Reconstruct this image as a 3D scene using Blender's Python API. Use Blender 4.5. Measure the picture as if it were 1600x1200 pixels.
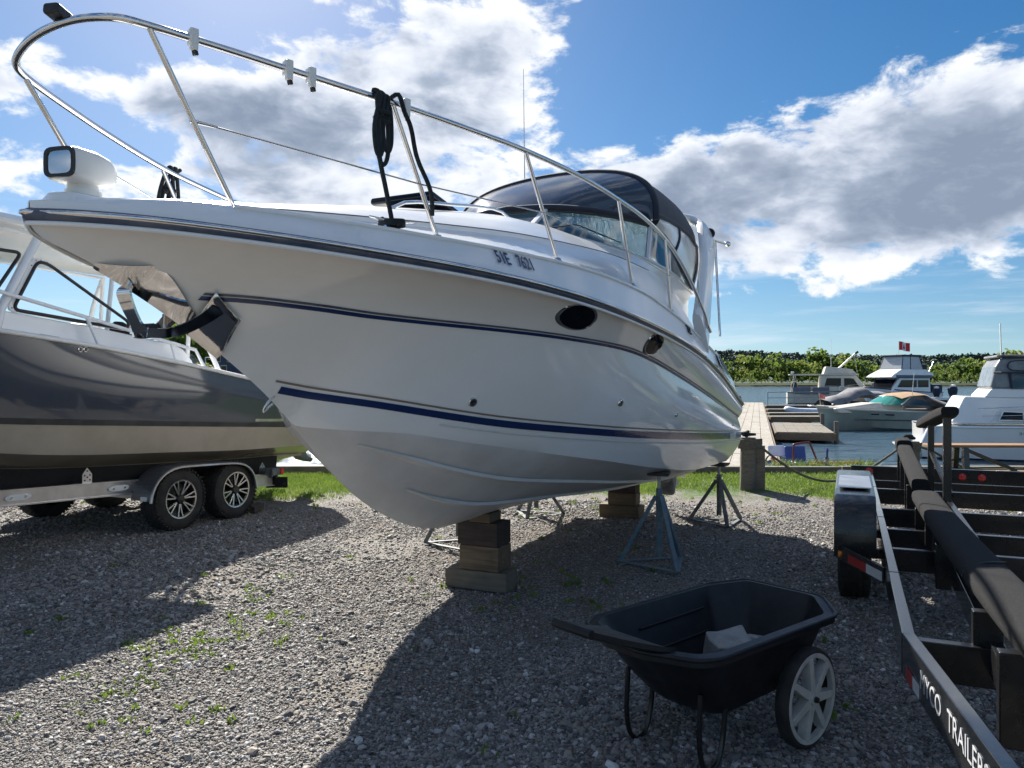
import bpy, bmesh, math, random
import numpy as np
from mathutils import Vector, Matrix, Euler
R = math.radians
random.seed(7); rng = np.random.default_rng(7)
S = bpy.context.scene
for o in list(bpy.data.objects): bpy.data.objects.remove(o)
COL = S.collection

# ------------------------------------------------------------------ camera
F, HY, EYE = 1205.0, 597.0, 1.70          # focal length and horizon row in photo pixels, eye height in metres
cd = bpy.data.cameras.new('camera'); cam = bpy.data.objects.new('camera', cd); COL.objects.link(cam)
cam.location = (0, 0, EYE); cam.rotation_euler = (R(90), 0, 0)
cd.sensor_width = 36; cd.lens = 36*F/1600; cd.shift_y = (HY-600)/1600
cd.clip_start = .05; cd.clip_end = 20000
S.camera = cam
S.render.resolution_x, S.render.resolution_y = 1024, 768

# ------------------------------------------------------------------ light
SUN_AZ, SUN_EL = R(-20), R(36.5)             # azimuth from +Y (clockwise), elevation
sd = bpy.data.lights.new('sun', 'SUN'); sun = bpy.data.objects.new('sun', sd); COL.objects.link(sun)
sd.energy = 5.0; sd.angle = R(.55); sd.color = (1, .95, .86)
sdir = Vector((math.sin(SUN_AZ)*math.cos(SUN_EL), math.cos(SUN_AZ)*math.cos(SUN_EL), math.sin(SUN_EL)))
sun.rotation_euler = sdir.to_track_quat('Z', 'Y').to_euler(); sun.location = (-4, 20, 20)
V = S.view_settings
V.view_transform = 'Standard'; V.look = 'None'; V.gamma = 1; V.use_curve_mapping = False
V.exposure = 1.32
S.cycles.max_bounces = 6; S.cycles.diffuse_bounces = 3; S.cycles.glossy_bounces = 4; S.cycles.transmission_bounces = 6

# ------------------------------------------------------------------ node helper
class NT:
    def __init__(s, t): s.t = t; s.n = t.nodes; s.l = t.links
    def new(s, k, **kw):
        n = s.n.new(k)
        for a, b in kw.items():
            if a.startswith('i_'):
                key = a[2:]; key = int(key) if key.isdigit() else key
                s.put(n, key, b)
            else: setattr(n, a, b)
        return n
    def put(s, n, key, b):
        if isinstance(b, bpy.types.NodeSocket): s.l.new(b, n.inputs[key])
        else: n.inputs[key].default_value = b
    def m(s, op, a, b=None, c=None, clamp=False):
        n = s.n.new('ShaderNodeMath'); n.operation = op; n.use_clamp = clamp
        for i, v in enumerate((a, b, c)):
            if v is not None: s.put(n, i, v)
        return n.outputs[0]
    def vm(s, op, a, b=None, scale=None):
        n = s.n.new('ShaderNodeVectorMath'); n.operation = op; s.put(n, 0, a)
        if b is not None: s.put(n, 1, b)
        if scale is not None: s.put(n, 'Scale', scale)
        return n.outputs['Value'] if op in ('DOT_PRODUCT', 'LENGTH', 'DISTANCE') else n.outputs[0]
    def mix(s, f, a, b, typ='MIX'):
        n = s.n.new('ShaderNodeMix'); n.data_type = 'RGBA'; n.blend_type = typ
        s.put(n, 0, f); s.put(n, 6, a); s.put(n, 7, b); return n.outputs[2]
    def ramp(s, f, stops, interp='LINEAR'):
        n = s.n.new('ShaderNodeValToRGB'); e = n.color_ramp.elements; n.color_ramp.interpolation = interp
        while len(e) < len(stops): e.new(.5)
        for q, (p, c) in zip(e, stops):
            q.position = p; q.color = c if len(c) == 4 else (*c, 1)
        s.put(n, 0, f); return n.outputs[0]
    def sstep(s, a, b, x):
        n = s.n.new('ShaderNodeMapRange'); n.interpolation_type = 'SMOOTHSTEP'
        s.put(n, 0, x); s.put(n, 1, a); s.put(n, 2, b); s.put(n, 3, 0.); s.put(n, 4, 1.); return n.outputs[0]
    def noise(s, vec, scale, detail=3., rough=.5, dist=0.):
        return s.new('ShaderNodeTexNoise', i_Vector=vec, i_Scale=scale, i_Detail=detail, i_Roughness=rough, i_Distortion=dist).outputs[0]

# ------------------------------------------------------------------ sky: clear air plus a deck of broken cumulus
W = bpy.data.worlds.new('World'); S.world = W; W.use_nodes = True
t = NT(W.node_tree); t.n.clear()
sky = t.new('ShaderNodeTexSky', sky_type='NISHITA'); sky.sun_disc = False
sky.sun_elevation = SUN_EL; sky.sun_rotation = SUN_AZ; sky.air_density = 1.0; sky.dust_density = .35; sky.ozone_density = 2.2
tc = t.new('ShaderNodeTexCoord').outputs['Generated']
D = t.vm('NORMALIZE', tc)
sx = t.new('ShaderNodeSeparateXYZ', i_0=D)
up = t.new('ShaderNodeCombineXYZ', i_0=sx.outputs[0], i_1=sx.outputs[1], i_2=t.m('ADD', t.m('MULTIPLY', t.m('MAXIMUM', sx.outputs[2], 0.), .9), .055))
t.l.new(t.vm('NORMALIZE', up.outputs[0]), sky.inputs[0])
az = t.m('MULTIPLY', t.m('ARCTAN2', sx.outputs[0], sx.outputs[1]), 57.2958)
el = t.m('MULTIPLY', t.m('ARCSINE', sx.outputs[2]), 57.2958)
CLOUDS = []   # (az, el, half width az, half width el, weight): banks of cloud and gaps of blue, in degrees
def bank(px, py, rx, ry, w):
    a = math.degrees(math.atan((px-800)/F)); e = math.degrees(math.atan((HY-py)/F*math.cos(math.radians(a))))
    CLOUDS.append((a, e, rx/21., ry/21., w))
bank(560, 170, 300, 100, .75); bank(300, 150, 160, 45, .40); bank(720, 60, 150, 50, .25); bank(790, 110, 90, 90, .30)
bank(600, 300, 330, 40, .30); bank(90, 265, 230, 55, .35); bank(330, 275, 120, 35, .2); bank(60, 80, 130, 50, .10)
bank(1320, 330, 330, 90, .80); bank(1540, 190, 170, 110, .65); bank(1180, 235, 160, 55, .40); bank(980, 290, 130, 55, .40)
bank(1230, 60, 270, 100, -.75); bank(990, 110, 85, 110, -.60); bank(190, 205, 110, 35, -.55); bank(1000, 30, 130, 60, -.3); bank(130, 40, 230, 60, -.55); bank(420, 20, 120, 30, -.3)
bank(1350, 500, 480, 48, -.95); bank(1500, 462, 160, 10, .40); bank(1190, 460, 130, 13, .50); bank(1220, 530, 60, 5, .5)
bank(200, 430, 300, 50, -.4)

cov = None
for (a, e, ra, re_, w) in CLOUDS:
    g = t.m('ADD', t.m('POWER', t.m('DIVIDE', t.m('SUBTRACT', az, a), ra), 2.), t.m('POWER', t.m('DIVIDE', t.m('SUBTRACT', el, e), re_), 2.))
    g = t.m('MULTIPLY', t.m('POWER', 2.71828, t.m('MULTIPLY', g, -1.)), w)
    cov = g if cov is None else t.m('ADD', cov, g)
P = t.vm('MULTIPLY', D, (1., 1., 1.9))
warp = t.new('ShaderNodeTexNoise', i_Vector=P, i_Scale=5., i_Detail=2.).outputs[1]
Pw = t.vm('ADD', P, t.vm('SCALE', t.vm('SUBTRACT', warp, (.5, .5, .5)), scale=.10))
def dens(vec):
    return t.noise(vec, 7.5, 8., .60)
fine = t.noise(Pw, 22., 6., .62)
n0 = dens(Pw)
n1 = t.noise(t.vm('ADD', Pw, (-.010, .02, .040)), 7.5, 5., .55)      # the same field a step towards the sun
base = t.m('ADD', t.m('MULTIPLY', t.m('SUBTRACT', n0, .5), 3.0), t.m('ADD', t.m('SUBTRACT', cov, .04), t.m('MULTIPLY', t.m('SUBTRACT', fine, .5), 1.3)))
base1 = t.m('ADD', t.m('MULTIPLY', t.m('SUBTRACT', n1, .5), 2.6), t.m('ADD', t.m('SUBTRACT', cov, .04), t.m('MULTIPLY', t.m('SUBTRACT', fine, .5), .9)))
alpha = t.sstep(-.02, .42, base)
thick = t.sstep(.05, 1.15, base1)
lit = t.m('SUBTRACT', 1., thick)
lit = t.m('ADD', lit, t.m('MULTIPLY', t.m('SUBTRACT', fine, .5), .8), clamp=True)
ccol = t.ramp(lit, [(0, (1.5, 1.85, 2.5)), (.3, (2.4, 2.8, 3.5)), (.65, (4.1, 4.4, 5.0)), (1, (5.6, 5.75, 5.9))])
hs = t.new('ShaderNodeHueSaturation', i_Saturation=1.4, i_Value=.54, i_Color=sky.outputs[0])
alpha = t.m('MULTIPLY', alpha, t.sstep(-1., 3., el))
strk = t.noise(t.vm('MULTIPLY', D, (1., 1., 11.)), 4.5, 6., .6)      # thin high streaks low in the sky
strk = t.m('MULTIPLY', t.m('MULTIPLY', t.sstep(.48, .80, strk), t.sstep(16., 5., el)), .55)
clear = t.mix(strk, hs.outputs[0], (4.6, 5.0, 5.6, 1))
skyc = t.mix(alpha, clear, ccol)
bg = t.new('ShaderNodeBackground', i_Color=skyc, i_Strength=.075)
t.l.new(bg.outputs[0], t.new('ShaderNodeOutputWorld').inputs[0])
W.cycles.sampling_method = 'MANUAL'; W.cycles.sample_map_resolution = 1024

# ------------------------------------------------------------------ mesh helpers
def hermite(pts):
    xs = np.array([p[0] for p in pts], float); order = np.argsort(xs); xs = xs[order]
    ys = np.array([p[1:] for p in pts], float)[order]
    h = np.diff(xs)[:, None]; dl = np.diff(ys, axis=0)/h
    m = np.zeros_like(ys); m[0] = dl[0]; m[-1] = dl[-1]
    for i in range(1, len(xs)-1):
        for k in range(ys.shape[1]):
            a, b = dl[i-1, k], dl[i, k]
            m[i, k] = 0 if a*b <= 0 else 2*a*b/(a+b)
    def f(x):
        x = min(max(x, xs[0]), xs[-1]); i = int(min(max(np.searchsorted(xs, x)-1, 0), len(xs)-2))
        d = xs[i+1]-xs[i]; s = (x-xs[i])/d
        v = (2*s**3-3*s*s+1)*ys[i]+(s**3-2*s*s+s)*d*m[i]+(-2*s**3+3*s*s)*ys[i+1]+(s**3-s*s)*d*m[i+1]
        return float(v[0]) if len(v) == 1 else v
    return f

def smooth_path(pts, n=6, closed=False):
    P = [Vector(p) for p in pts]; out = []; N = len(P)
    rngi = range(N if closed else N-1)
    for i in rngi:
        p0 = P[(i-1) % N] if closed or i > 0 else P[i]; p1 = P[i]; p2 = P[(i+1) % N]
        p3 = P[(i+2) % N] if closed or i+2 < N else P[(i+1) % N]
        for k in range(n):
            s = k/n
            out.append(.5*((2*p1)+(p2-p0)*s+(2*p0-5*p1+4*p2-p3)*s*s+(3*p1-p0-3*p2+p3)*s**3))
    if not closed: out.append(P[-1])
    return out

class MB:
    def __init__(s): s.v = []; s.f = []; s.mi = []; s.cur = 0
    def add(s, vs, fs, M=None):
        b = len(s.v)
        s.v += [tuple(M @ Vector(v)) if M else tuple(v) for v in vs]
        for f in fs: s.f.append([b+i for i in f]); s.mi.append(s.cur)
        return s
    def box(s, c, d, rot=(0, 0, 0), taper=1.0):
        M = Matrix.Translation(c) @ Euler(rot).to_matrix().to_4x4()
        x, y, z = d[0]/2, d[1]/2, d[2]/2; q = taper
        vs = [(-x, -y, -z), (x, -y, -z), (x, y, -z), (-x, y, -z), (-x*q, -y*q, z), (x*q, -y*q, z), (x*q, y*q, z), (-x*q, y*q, z)]
        return s.add(vs, [(3, 2, 1, 0), (4, 5, 6, 7), (0, 1, 5, 4), (1, 2, 6, 5), (2, 3, 7, 6), (3, 0, 4, 7)], M)
    def bar(s, a, b, w, h, up=(0, 0, 1)):
        a = Vector(a); b = Vector(b); d = b-a; L = d.length; x = d.normalized(); up = Vector(up)
        if abs(x.dot(up)) > .98: up = Vector((1, 0, 0))
        y = up.cross(x).normalized(); z = x.cross(y)
        M = Matrix((x, y, z)).transposed().to_4x4(); M.translation = (a+b)/2
        x_, y_, z_ = L/2, w/2, h/2
        vs = [(-x_, -y_, -z_), (x_, -y_, -z_), (x_, y_, -z_), (-x_, y_, -z_), (-x_, -y_, z_), (x_, -y_, z_), (x_, y_, z_), (-x_, y_, z_)]
        return s.add(vs, [(3, 2, 1, 0), (4, 5, 6, 7), (0, 1, 5, 4), (1, 2, 6, 5), (2, 3, 7, 6), (3, 0, 4, 7)], M)
    def tube(s, path, r, n=8, closed=False, flat=1.0, cap=True):
        P = [Vector(p) for p in path]; N = len(P)
        rs = r if isinstance(r, (list, tuple)) else [r]*N
        T = []
        for i in range(N):
            a = P[(i-1) % N] if (closed or i > 0) else P[i]; b = P[(i+1) % N] if (closed or i < N-1) else P[i]
            d = b-a; T.append(d.normalized() if d.length > 1e-9 else Vector((0, 0, 1)))
        up = Vector((0, 0, 1)) if abs(T[0].z) < .9 else Vector((1, 0, 0))
        nrm = (up-T[0]*up.dot(T[0])).normalized(); vs = []
        for i in range(N):
            nrm = nrm-T[i]*nrm.dot(T[i])
            if nrm.length < 1e-6: nrm = T[i].orthogonal()
            nrm.normalize(); bi = T[i].cross(nrm)
            for k in range(n):
                a = 2*math.pi*k/n
                vs.append(P[i]+(nrm*math.cos(a)+bi*math.sin(a)*flat)*rs[i])
        fs = []
        for i in range(N if closed else N-1):
            j = (i+1) % N
            for k in range(n):
                l = (k+1) % n; fs.append((i*n+k, i*n+l, j*n+l, j*n+k))
        if not closed and cap: fs.append(tuple(range(n-1, -1, -1))); fs.append(tuple((N-1)*n+k for k in range(n)))
        return s.add(vs, fs)
    def cyl(s, a, b, r, r2=None, n=12): return s.tube([a, b], [r, r if r2 is None else r2], n)
    def lathe(s, prof, n=24, M=None, closed=False):
        """profile of (radius, height) spun about local z"""
        vs = []; m = len(prof); fs = []
        for k in range(n):
            a = 2*math.pi*k/n
            for (r, z) in prof: vs.append((r*math.cos(a), r*math.sin(a), z))
        for k in range(n):
            l = (k+1) % n
            for i in range(m if closed else m-1):
                j = (i+1) % m; fs.append((k*m+i, l*m+i, l*m+j, k*m+j))
        return s.add(vs, fs, M)
    def grid(s, rows, closed=False, flip=False):
        n = len(rows[0]); vs = [p for r in rows for p in r]; fs = []
        for i in range(len(rows)-1):
            for k in range(n if closed else n-1):
                l = (k+1) % n; q = (i*n+k, i*n+l, (i+1)*n+l, (i+1)*n+k)
                fs.append(q[::-1] if flip else q)
        return s.add(vs, fs)
    def poly(s, pts, flip=False):
        q = list(range(len(pts))); return s.add(pts, [q[::-1] if flip else q])
    def prism(s, pts, vec):
        """closed solid: planar outline pushed along vec"""
        n = len(pts); v = Vector(vec); vs = [Vector(p) for p in pts]+[Vector(p)+v for p in pts]
        fs = [list(range(n))[::-1], [n+i for i in range(n)]]+[(i, (i+1) % n, n+(i+1) % n, n+i) for i in range(n)]
        return s.add(vs, fs)
    def ring(s, outer, inner, vec):
        """a frame: outline outer with hole inner (same count), pushed along vec"""
        n = len(outer); v = Vector(vec)
        vs = [Vector(p) for p in outer]+[Vector(p) for p in inner]
        vs += [p+v for p in vs]; fs = []
        for i in range(n):
            j = (i+1) % n
            fs += [(i, j, n+j, n+i)[::-1], (2*n+i, 2*n+j, 3*n+j, 3*n+i), (i, j, 2*n+j, 2*n+i), (n+i, n+j, 3*n+j, 3*n+i)[::-1]]
        return s.add(vs, fs)
    def mesh(s, name, mats, smooth=None, fixn=True):
        me = bpy.data.meshes.new(name); me.from_pydata(s.v, [], s.f)
        for m in (mats if isinstance(mats, (list, tuple)) else [mats]): me.materials.append(m)
        if any(s.mi): me.polygons.foreach_set('material_index', s.mi)
        if fixn:
            bm = bmesh.new(); bm.from_mesh(me); bmesh.ops.remove_doubles(bm, verts=bm.verts, dist=1e-5)
            bmesh.ops.recalc_face_normals(bm, faces=bm.faces); bm.to_mesh(me); bm.free()
        if smooth:
            me.shade_smooth(); me.set_sharp_from_angle(angle=R(smooth))
        me.update(); return me

def obj(name, mb, mat, parent=None, smooth=35, bevel=0, loc=None, rot=None, kind=None, fixn=True, seg=2):
    me = mb.mesh(name, mat, smooth, fixn) if isinstance(mb, MB) else mb
    o = bpy.data.objects.new(name, me); COL.objects.link(o)
    if parent: o.parent = parent
    if loc is not None: o.location = loc
    if rot is not None: o.rotation_euler = rot
    if bevel:
        m = o.modifiers.new('bevel', 'BEVEL'); m.width = bevel; m.segments = seg; m.limit_method = 'ANGLE'; m.angle_limit = R(40); m.harden_normals = True
    if kind: o['kind'] = kind
    return o
def tag(o, label, cat, group=None):
    o['label'] = label; o['category'] = cat
    if group: o['group'] = group
    return o
def thing(name, label, cat, loc=(0, 0, 0), rz=0, group=None):
    o = bpy.data.objects.new(name, None); COL.objects.link(o); o.location = loc; o.rotation_euler = (0, 0, rz)
    o.empty_display_size = .1
    return tag(o, label, cat, group)
def copy_tree(o, parent=None):
    c = o.copy(); COL.objects.link(c); c.parent = parent
    for ch in list(o.children): copy_tree(ch, c)
    return c
def struct(name, mb, mat, smooth=None, **k):
    o = obj(name, mb, mat, smooth=smooth, **k); o['kind'] = 'structure'; return o

# pixel -> place: a direction only; the distance comes from the plane it meets
def ray(px, py): return Vector(((px-800)/F, 1, (HY-py)/F))
def gnd(px, py, z=0.):
    r = ray(px, py); return Vector((0, 0, EYE))+r*((z-EYE)/r.z)
class Frame:
    """a thing's own axes: forward u, left p, up z"""
    def __init__(s, K, u):
        s.K = Vector(K); s.u = Vector(u).normalized(); s.p = Vector((-s.u.y, s.u.x)); s.rz = math.atan2(s.u.y, s.u.x)
    def loc(s, P): q = Vector((P[0]-s.K.x, P[1]-s.K.y)); return Vector((q.dot(s.u), q.dot(s.p), P[2]))
    def at_t(s, x, y, tt):
        r = ray(x, y); k = (tt+s.K.dot(s.p))/(r.x*s.p.x+r.y*s.p.y); return s.loc(Vector((0, 0, EYE))+r*k)
    def at_f(s, x, y, f):
        r = ray(x, y); k = (f+s.K.dot(s.u))/(r.x*s.u.x+r.y*s.u.y); return s.loc(Vector((0, 0, EYE))+r*k)
    def at_z(s, x, y, z): return s.loc(gnd(x, y, z))
    def world(s, f, tt, z): q = s.K+s.u*f+s.p*tt; return Vector((q.x, q.y, z))

# ------------------------------------------------------------------ materials
MATS = {}
def mat(name, col, rough=.5, metal=0., col2=None, vs=6., vd=4., bump=0., bs=40., coat=0., trans=0., alpha=1., spec=.5, ior=1.5, rv=0., stretch=None, sheen=0., emit=None):
    m = bpy.data.materials.new(name); m.use_nodes = True; t = NT(m.node_tree)
    b = t.n['Principled BSDF']
    b.inputs['Base Color'].default_value = (*col, 1); b.inputs['Roughness'].default_value = rough
    b.inputs['Metallic'].default_value = metal; b.inputs['Coat Weight'].default_value = coat; b.inputs['Coat Roughness'].default_value = .06
    b.inputs['Transmission Weight'].default_value = trans; b.inputs['Alpha'].default_value = alpha
    b.inputs['Specular IOR Level'].default_value = spec; b.inputs['IOR'].default_value = ior; b.inputs['Sheen Weight'].default_value = sheen
    if emit: b.inputs['Emission Color'].default_value = (*emit[0], 1); b.inputs['Emission Strength'].default_value = emit[1]
    if col2 or bump or rv:
        tc = t.new('ShaderNodeTexCoord').outputs['Object']
        oi = t.new('ShaderNodeObjectInfo').outputs['Random']
        v = t.vm('ADD', tc, t.vm('SCALE', (3.1, 5.7, 1.3), scale=oi))
        if stretch: v = t.vm('MULTIPLY', v, stretch)
        if col2:
            n = t.noise(v, vs, vd, .6); f = t.sstep(.34, .66, n)
            t.l.new(t.mix(f, (*col, 1), (*col2, 1)), b.inputs['Base Color'])
        if rv:
            n = t.noise(v, vs*1.7, 4.); t.l.new(t.m('ADD', rough-rv/2, t.m('MULTIPLY', n, rv)), b.inputs['Roughness'])
        if bump:
            n = t.noise(v, bs, 4., .6)
            bn = t.new('ShaderNodeBump', i_Strength=min(bump, 1.), i_Distance=.01, i_Height=n); t.l.new(bn.outputs[0], b.inputs['Normal'])
    MATS[name] = m; return m
gel = mat('gelcoat white', (.80, .80, .80), .09, col2=(.77, .765, .745), vs=1.3, coat=.25, rv=.10)
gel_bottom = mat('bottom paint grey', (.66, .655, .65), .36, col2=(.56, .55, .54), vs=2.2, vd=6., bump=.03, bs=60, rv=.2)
deckw = mat('deck white', (.80, .81, .83), .22, col2=(.77, .78, .79), vs=2., coat=.2, rv=.1)
navy = mat('stripe navy', (.010, .028, .105), .25, coat=.3)
tan_line = mat('stripe taupe', (.22, .18, .15), .3)
steel = mat('polished stainless', (.72, .71, .70), .07, 1., rv=.08, vs=9)
steel_dull = mat('brushed stainless', (.55, .55, .54), .22, 1., rv=.15, vs=12)
rubgrey = mat('rub rail vinyl', (.04, .06, .11), .35, col2=(.10, .11, .14), vs=8)
canvas = mat('navy canvas', (.010, .016, .034), .85, bump=.25, bs=300, col2=(.016, .024, .048), vs=5, sheen=.2)
vinyl = mat('clear vinyl', (.022, .034, .060), .12, trans=.15, spec=.5, ior=1.3, rv=.12, vs=3, bump=.04, bs=5)
vinyl_w = mat('milky vinyl', (.62, .64, .66), .2, trans=.3, rv=.2, vs=4, bump=.06, bs=7)
glass = mat('tinted glass', (.05, .10, .13), .02, trans=.6, spec=.6)
glass_dark = mat('dark portlight glass', (.006, .008, .014), .05, spec=.28)
glass_port = mat('smoked portlight glass', (.004, .006, .012), .08, spec=.06)
white_pl = mat('white plastic', (.78, .78, .76), .35, col2=(.70, .70, .67), vs=5, bump=.02)
black_pl = mat('black plastic', (.012, .012, .013), .45, col2=(.022, .022, .022), vs=7, bump=.05, bs=90)
rope_m = mat('black braided rope', (.010, .016, .022), .9, bump=.6, bs=220, col2=(.018, .026, .032), vs=30)
alu = mat('aluminium', (.62, .63, .65), .32, 1., col2=(.5, .5, .52), vs=4, rv=.2, bump=.02)
rubber = mat('tyre rubber', (.014, .014, .015), .8, col2=(.03, .028, .025), vs=9, bump=.3, bs=60)
greyhull = mat('grey hull paint', (.050, .060, .080), .07, coat=.6, rv=.06, vs=1.2, col2=(.058, .068, .088))
sand = mat('sand hull paint', (.36, .32, .26), .2, coat=.3, rv=.1, col2=(.31, .275, .22), vs=2)
blackp = mat('black enamel', (.010, .010, .011), .28, coat=.2, rv=.2, vs=5, col2=(.016, .016, .016))
antif = mat('black antifouling', (.02, .022, .024), .6, col2=(.04, .04, .04), vs=4)
redlens = mat('red lens', (.55, .02, .015), .2, coat=.5)
amber = mat('amber lens', (.7, .22, .02), .2, coat=.5)
galv = mat('galvanised steel', (.42, .44, .46), .42, .85, col2=(.28, .29, .30), vs=10, vd=6, rv=.25)
bluejack = mat('worn blue paint', (.07, .15, .21), .55, col2=(.16, .20, .22), vs=16, vd=7, bump=.15, bs=120)
greyjack = mat('weathered grey paint', (.13, .145, .15), .6, col2=(.07, .075, .08), vs=14, vd=7, bump=.15, bs=120)
carpet = mat('charcoal bunk carpet', (.016, .016, .018), 1., bump=1., bs=260, col2=(.036, .036, .038), vs=140, vd=3., sheen=.05, spec=.1)
concrete = mat('concrete', (.32, .315, .30), .9, col2=(.24, .235, .225), vs=12, vd=8, bump=.5, bs=60)
def wood_mat(name, c1, c2, scale=1., rough=.8, bumpk=.5):
    m = bpy.data.materials.new(name); m.use_nodes = True; t = NT(m.node_tree); b = t.n['Principled BSDF']
    tc = t.new('ShaderNodeTexCoord').outputs['Object']; oi = t.new('ShaderNodeObjectInfo').outputs['Random']
    v = t.vm('ADD', tc, t.vm('SCALE', (7., 3., 5.), scale=oi))
    g = t.noise(t.vm('MULTIPLY', v, (2.5*scale, 40*scale, 40*scale)), 1., 5., .6, .6)
    n = t.noise(v, 5*scale, 5.)
    c = t.mix(t.sstep(.3, .7, g), (*c1, 1), (*c2, 1))
    c = t.mix(t.m('MULTIPLY', t.sstep(.45, .75, n), .55), c, (c2[0]*.55, c2[1]*.52, c2[2]*.5, 1))
    c = t.mix(t.m('MULTIPLY', oi, .35), c, (c1[0]*.6, c1[1]*.58, c1[2]*.55, 1))
    t.l.new(c, b.inputs['Base Color']); b.inputs['Roughness'].default_value = rough
    bn = t.new('ShaderNodeBump', i_Strength=bumpk, i_Distance=.006, i_Height=t.m('ADD', g, n)); t.l.new(bn.outputs[0], b.inputs['Normal'])
    return m
timber = wood_mat('old timber', (.20, .145, .09), (.11, .08, .05))
timber_d = wood_mat('creosote timber', (.075, .05, .04), (.035, .025, .022))
timber_g = wood_mat('grey weathered timber', (.20, .175, .14), (.12, .105, .085))
plank_m = wood_mat('bleached dock plank', (.34, .31, .27), (.23, .21, .18), .6)
plank_d = wood_mat('brown dock beam', (.20, .14, .09), (.12, .085, .06), .5)
post_m = wood_mat('weathered piling', (.17, .15, .125), (.09, .08, .07), .7)
glass_l = mat('clear window glass', (.92, .96, .97), .01, trans=1., ior=1.02, spec=.5)
def tread_plate():
    m = mat('tread plate', (.16, .165, .175), .38, .8); t = NT(m.node_tree); b = t.n['Principled BSDF']
    tc = t.new('ShaderNodeTexCoord').outputs['Object']; br = t.new('ShaderNodeTexVoronoi', i_Vector=tc, i_Scale=38., i_Randomness=.15)
    t.l.new(t.new('ShaderNodeBump', i_Strength=.9, i_Distance=.006, i_Height=t.sstep(.5, .2, br.outputs['Distance'])).outputs[0], b.inputs['Normal']); return m
tread = tread_plate()
cartp = mat('cart black polythene', (.007, .008, .011), .45, spec=.35, col2=(.014, .015, .018), vs=9, vd=6, rv=.25, bump=.04, bs=120)
wheelw = mat('wheel white plastic', (.52, .52, .50), .5, col2=(.40, .40, .38), vs=12, vd=6)
blackg = mat('gloss black frame paint', (.012, .013, .015), .16, coat=.4, rv=.14, vs=6, vd=6, col2=(.03, .03, .03))
reflw = mat('white reflective tape', (.62, .63, .66), .3, col2=(.55, .56, .58), vs=20)
reflr = mat('red reflective tape', (.42, .025, .02), .3, col2=(.34, .02, .02), vs=20)
steel_w = mat('rippled polished stainless', (.72, .70, .68), .06, 1., bump=.12, bs=26)

# ================================================================== ground, shore, water, far hills
SHORE = 14.35
def grass_amount_py(x, y):
    n = (math.sin(x*1.3+.7)*.5+math.sin(x*2.9+y*1.7)*.3+math.sin(x*6.1-y*3.3)*.2)
    return y-(11.55-.10*x*0+n*.55+(0 if x > -1.2 else -.0))
# ground sheet: subdivided so that it can be gently uneven
xs = list(np.linspace(-14, 12, 131)); ys = list(np.linspace(-6, SHORE, 104)); m = MB()
def gz(x, y): return .012*math.sin(x*1.1+.4)*math.sin(y*.9)+.007*math.sin(x*2.7+y*1.9)+.004*math.sin(x*5.3-y*4.1)
m.grid([[(x, y, gz(x, y)) for x in xs] for y in ys])
far = [(-400, -300), (-14, -300), (12, -300), (400, -300)]
g = bpy.data.materials.new('gravel and turf'); g.use_nodes = True; t = NT(g.node_tree); b = t.n['Principled BSDF']
geo = t.new('ShaderNodeNewGeometry'); Pp = geo.outputs['Position']; sp_ = t.new('ShaderNodeSeparateXYZ', i_0=Pp)
vor = t.new('ShaderNodeTexVoronoi', i_Vector=Pp, i_Scale=78., i_Randomness=1.)
vor2 = t.new('ShaderNodeTexVoronoi', i_Vector=Pp, i_Scale=170., i_Randomness=1.)
stone = t.ramp(t.new('ShaderNodeSeparateColor', i_0=vor.outputs['Color']).outputs[0], [(0, (.06, .056, .054)), (.3, (.13, .12, .11)), (.6, (.21, .19, .17)), (.85, (.31, .29, .265)), (1, (.48, .46, .44))])
dirtn = t.noise(Pp, .9, 6., .6); stone = t.mix(t.m('MULTIPLY', t.sstep(.42, .66, dirtn), .7), stone, (.17, .135, .10, 1))
edge = t.sstep(.0, .55, t.m('MULTIPLY', vor.outputs['Distance'], 1.3))
tn = t.noise(Pp, 1.1, 5., .6); tn2 = t.noise(Pp, 5., 4., .6)
ga = t.m('ADD', t.m('SUBTRACT', sp_.outputs[1], 11.6), t.m('MULTIPLY', t.m('SUBTRACT', tn, .5), 3.2)); ga = t.m('ADD', ga, t.m('MULTIPLY', t.m('SUBTRACT', tn2, .5), 1.6))
gmask = t.sstep(-.25, .45, ga)
grassc = t.ramp(t.noise(Pp, 9., 5., .65), [(.25, (.035, .06, .012)), (.5, (.07, .13, .02)), (.75, (.12, .18, .035))])
t.l.new(t.mix(gmask, stone, grassc), b.inputs['Base Color']); b.inputs['Roughness'].default_value = .9
hgt = t.m('SUBTRACT', 1., t.m('ADD', t.m('MULTIPLY', vor.outputs['Distance'], .9), t.m('MULTIPLY', vor2.outputs['Distance'], .4)))
t.l.new(t.new('ShaderNodeBump', i_Strength=.9, i_Distance=.02, i_Height=hgt).outputs[0], b.inputs['Normal'])
ground = struct('ground', m, g, smooth=60)
m = MB(); m.box((0, -160, -.25), (900, 300, .4)); m.box((-210, 4, -.25), (390, 20.5, .4)); m.box((210, 4, -.25), (390, 20.5, .4))
struct('yard_beyond', m, g)
m = MB(); m.box((0, SHORE+.06, -.62), (800, .12, 1.2)); struct('bank_wall', m, timber_d)

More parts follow.
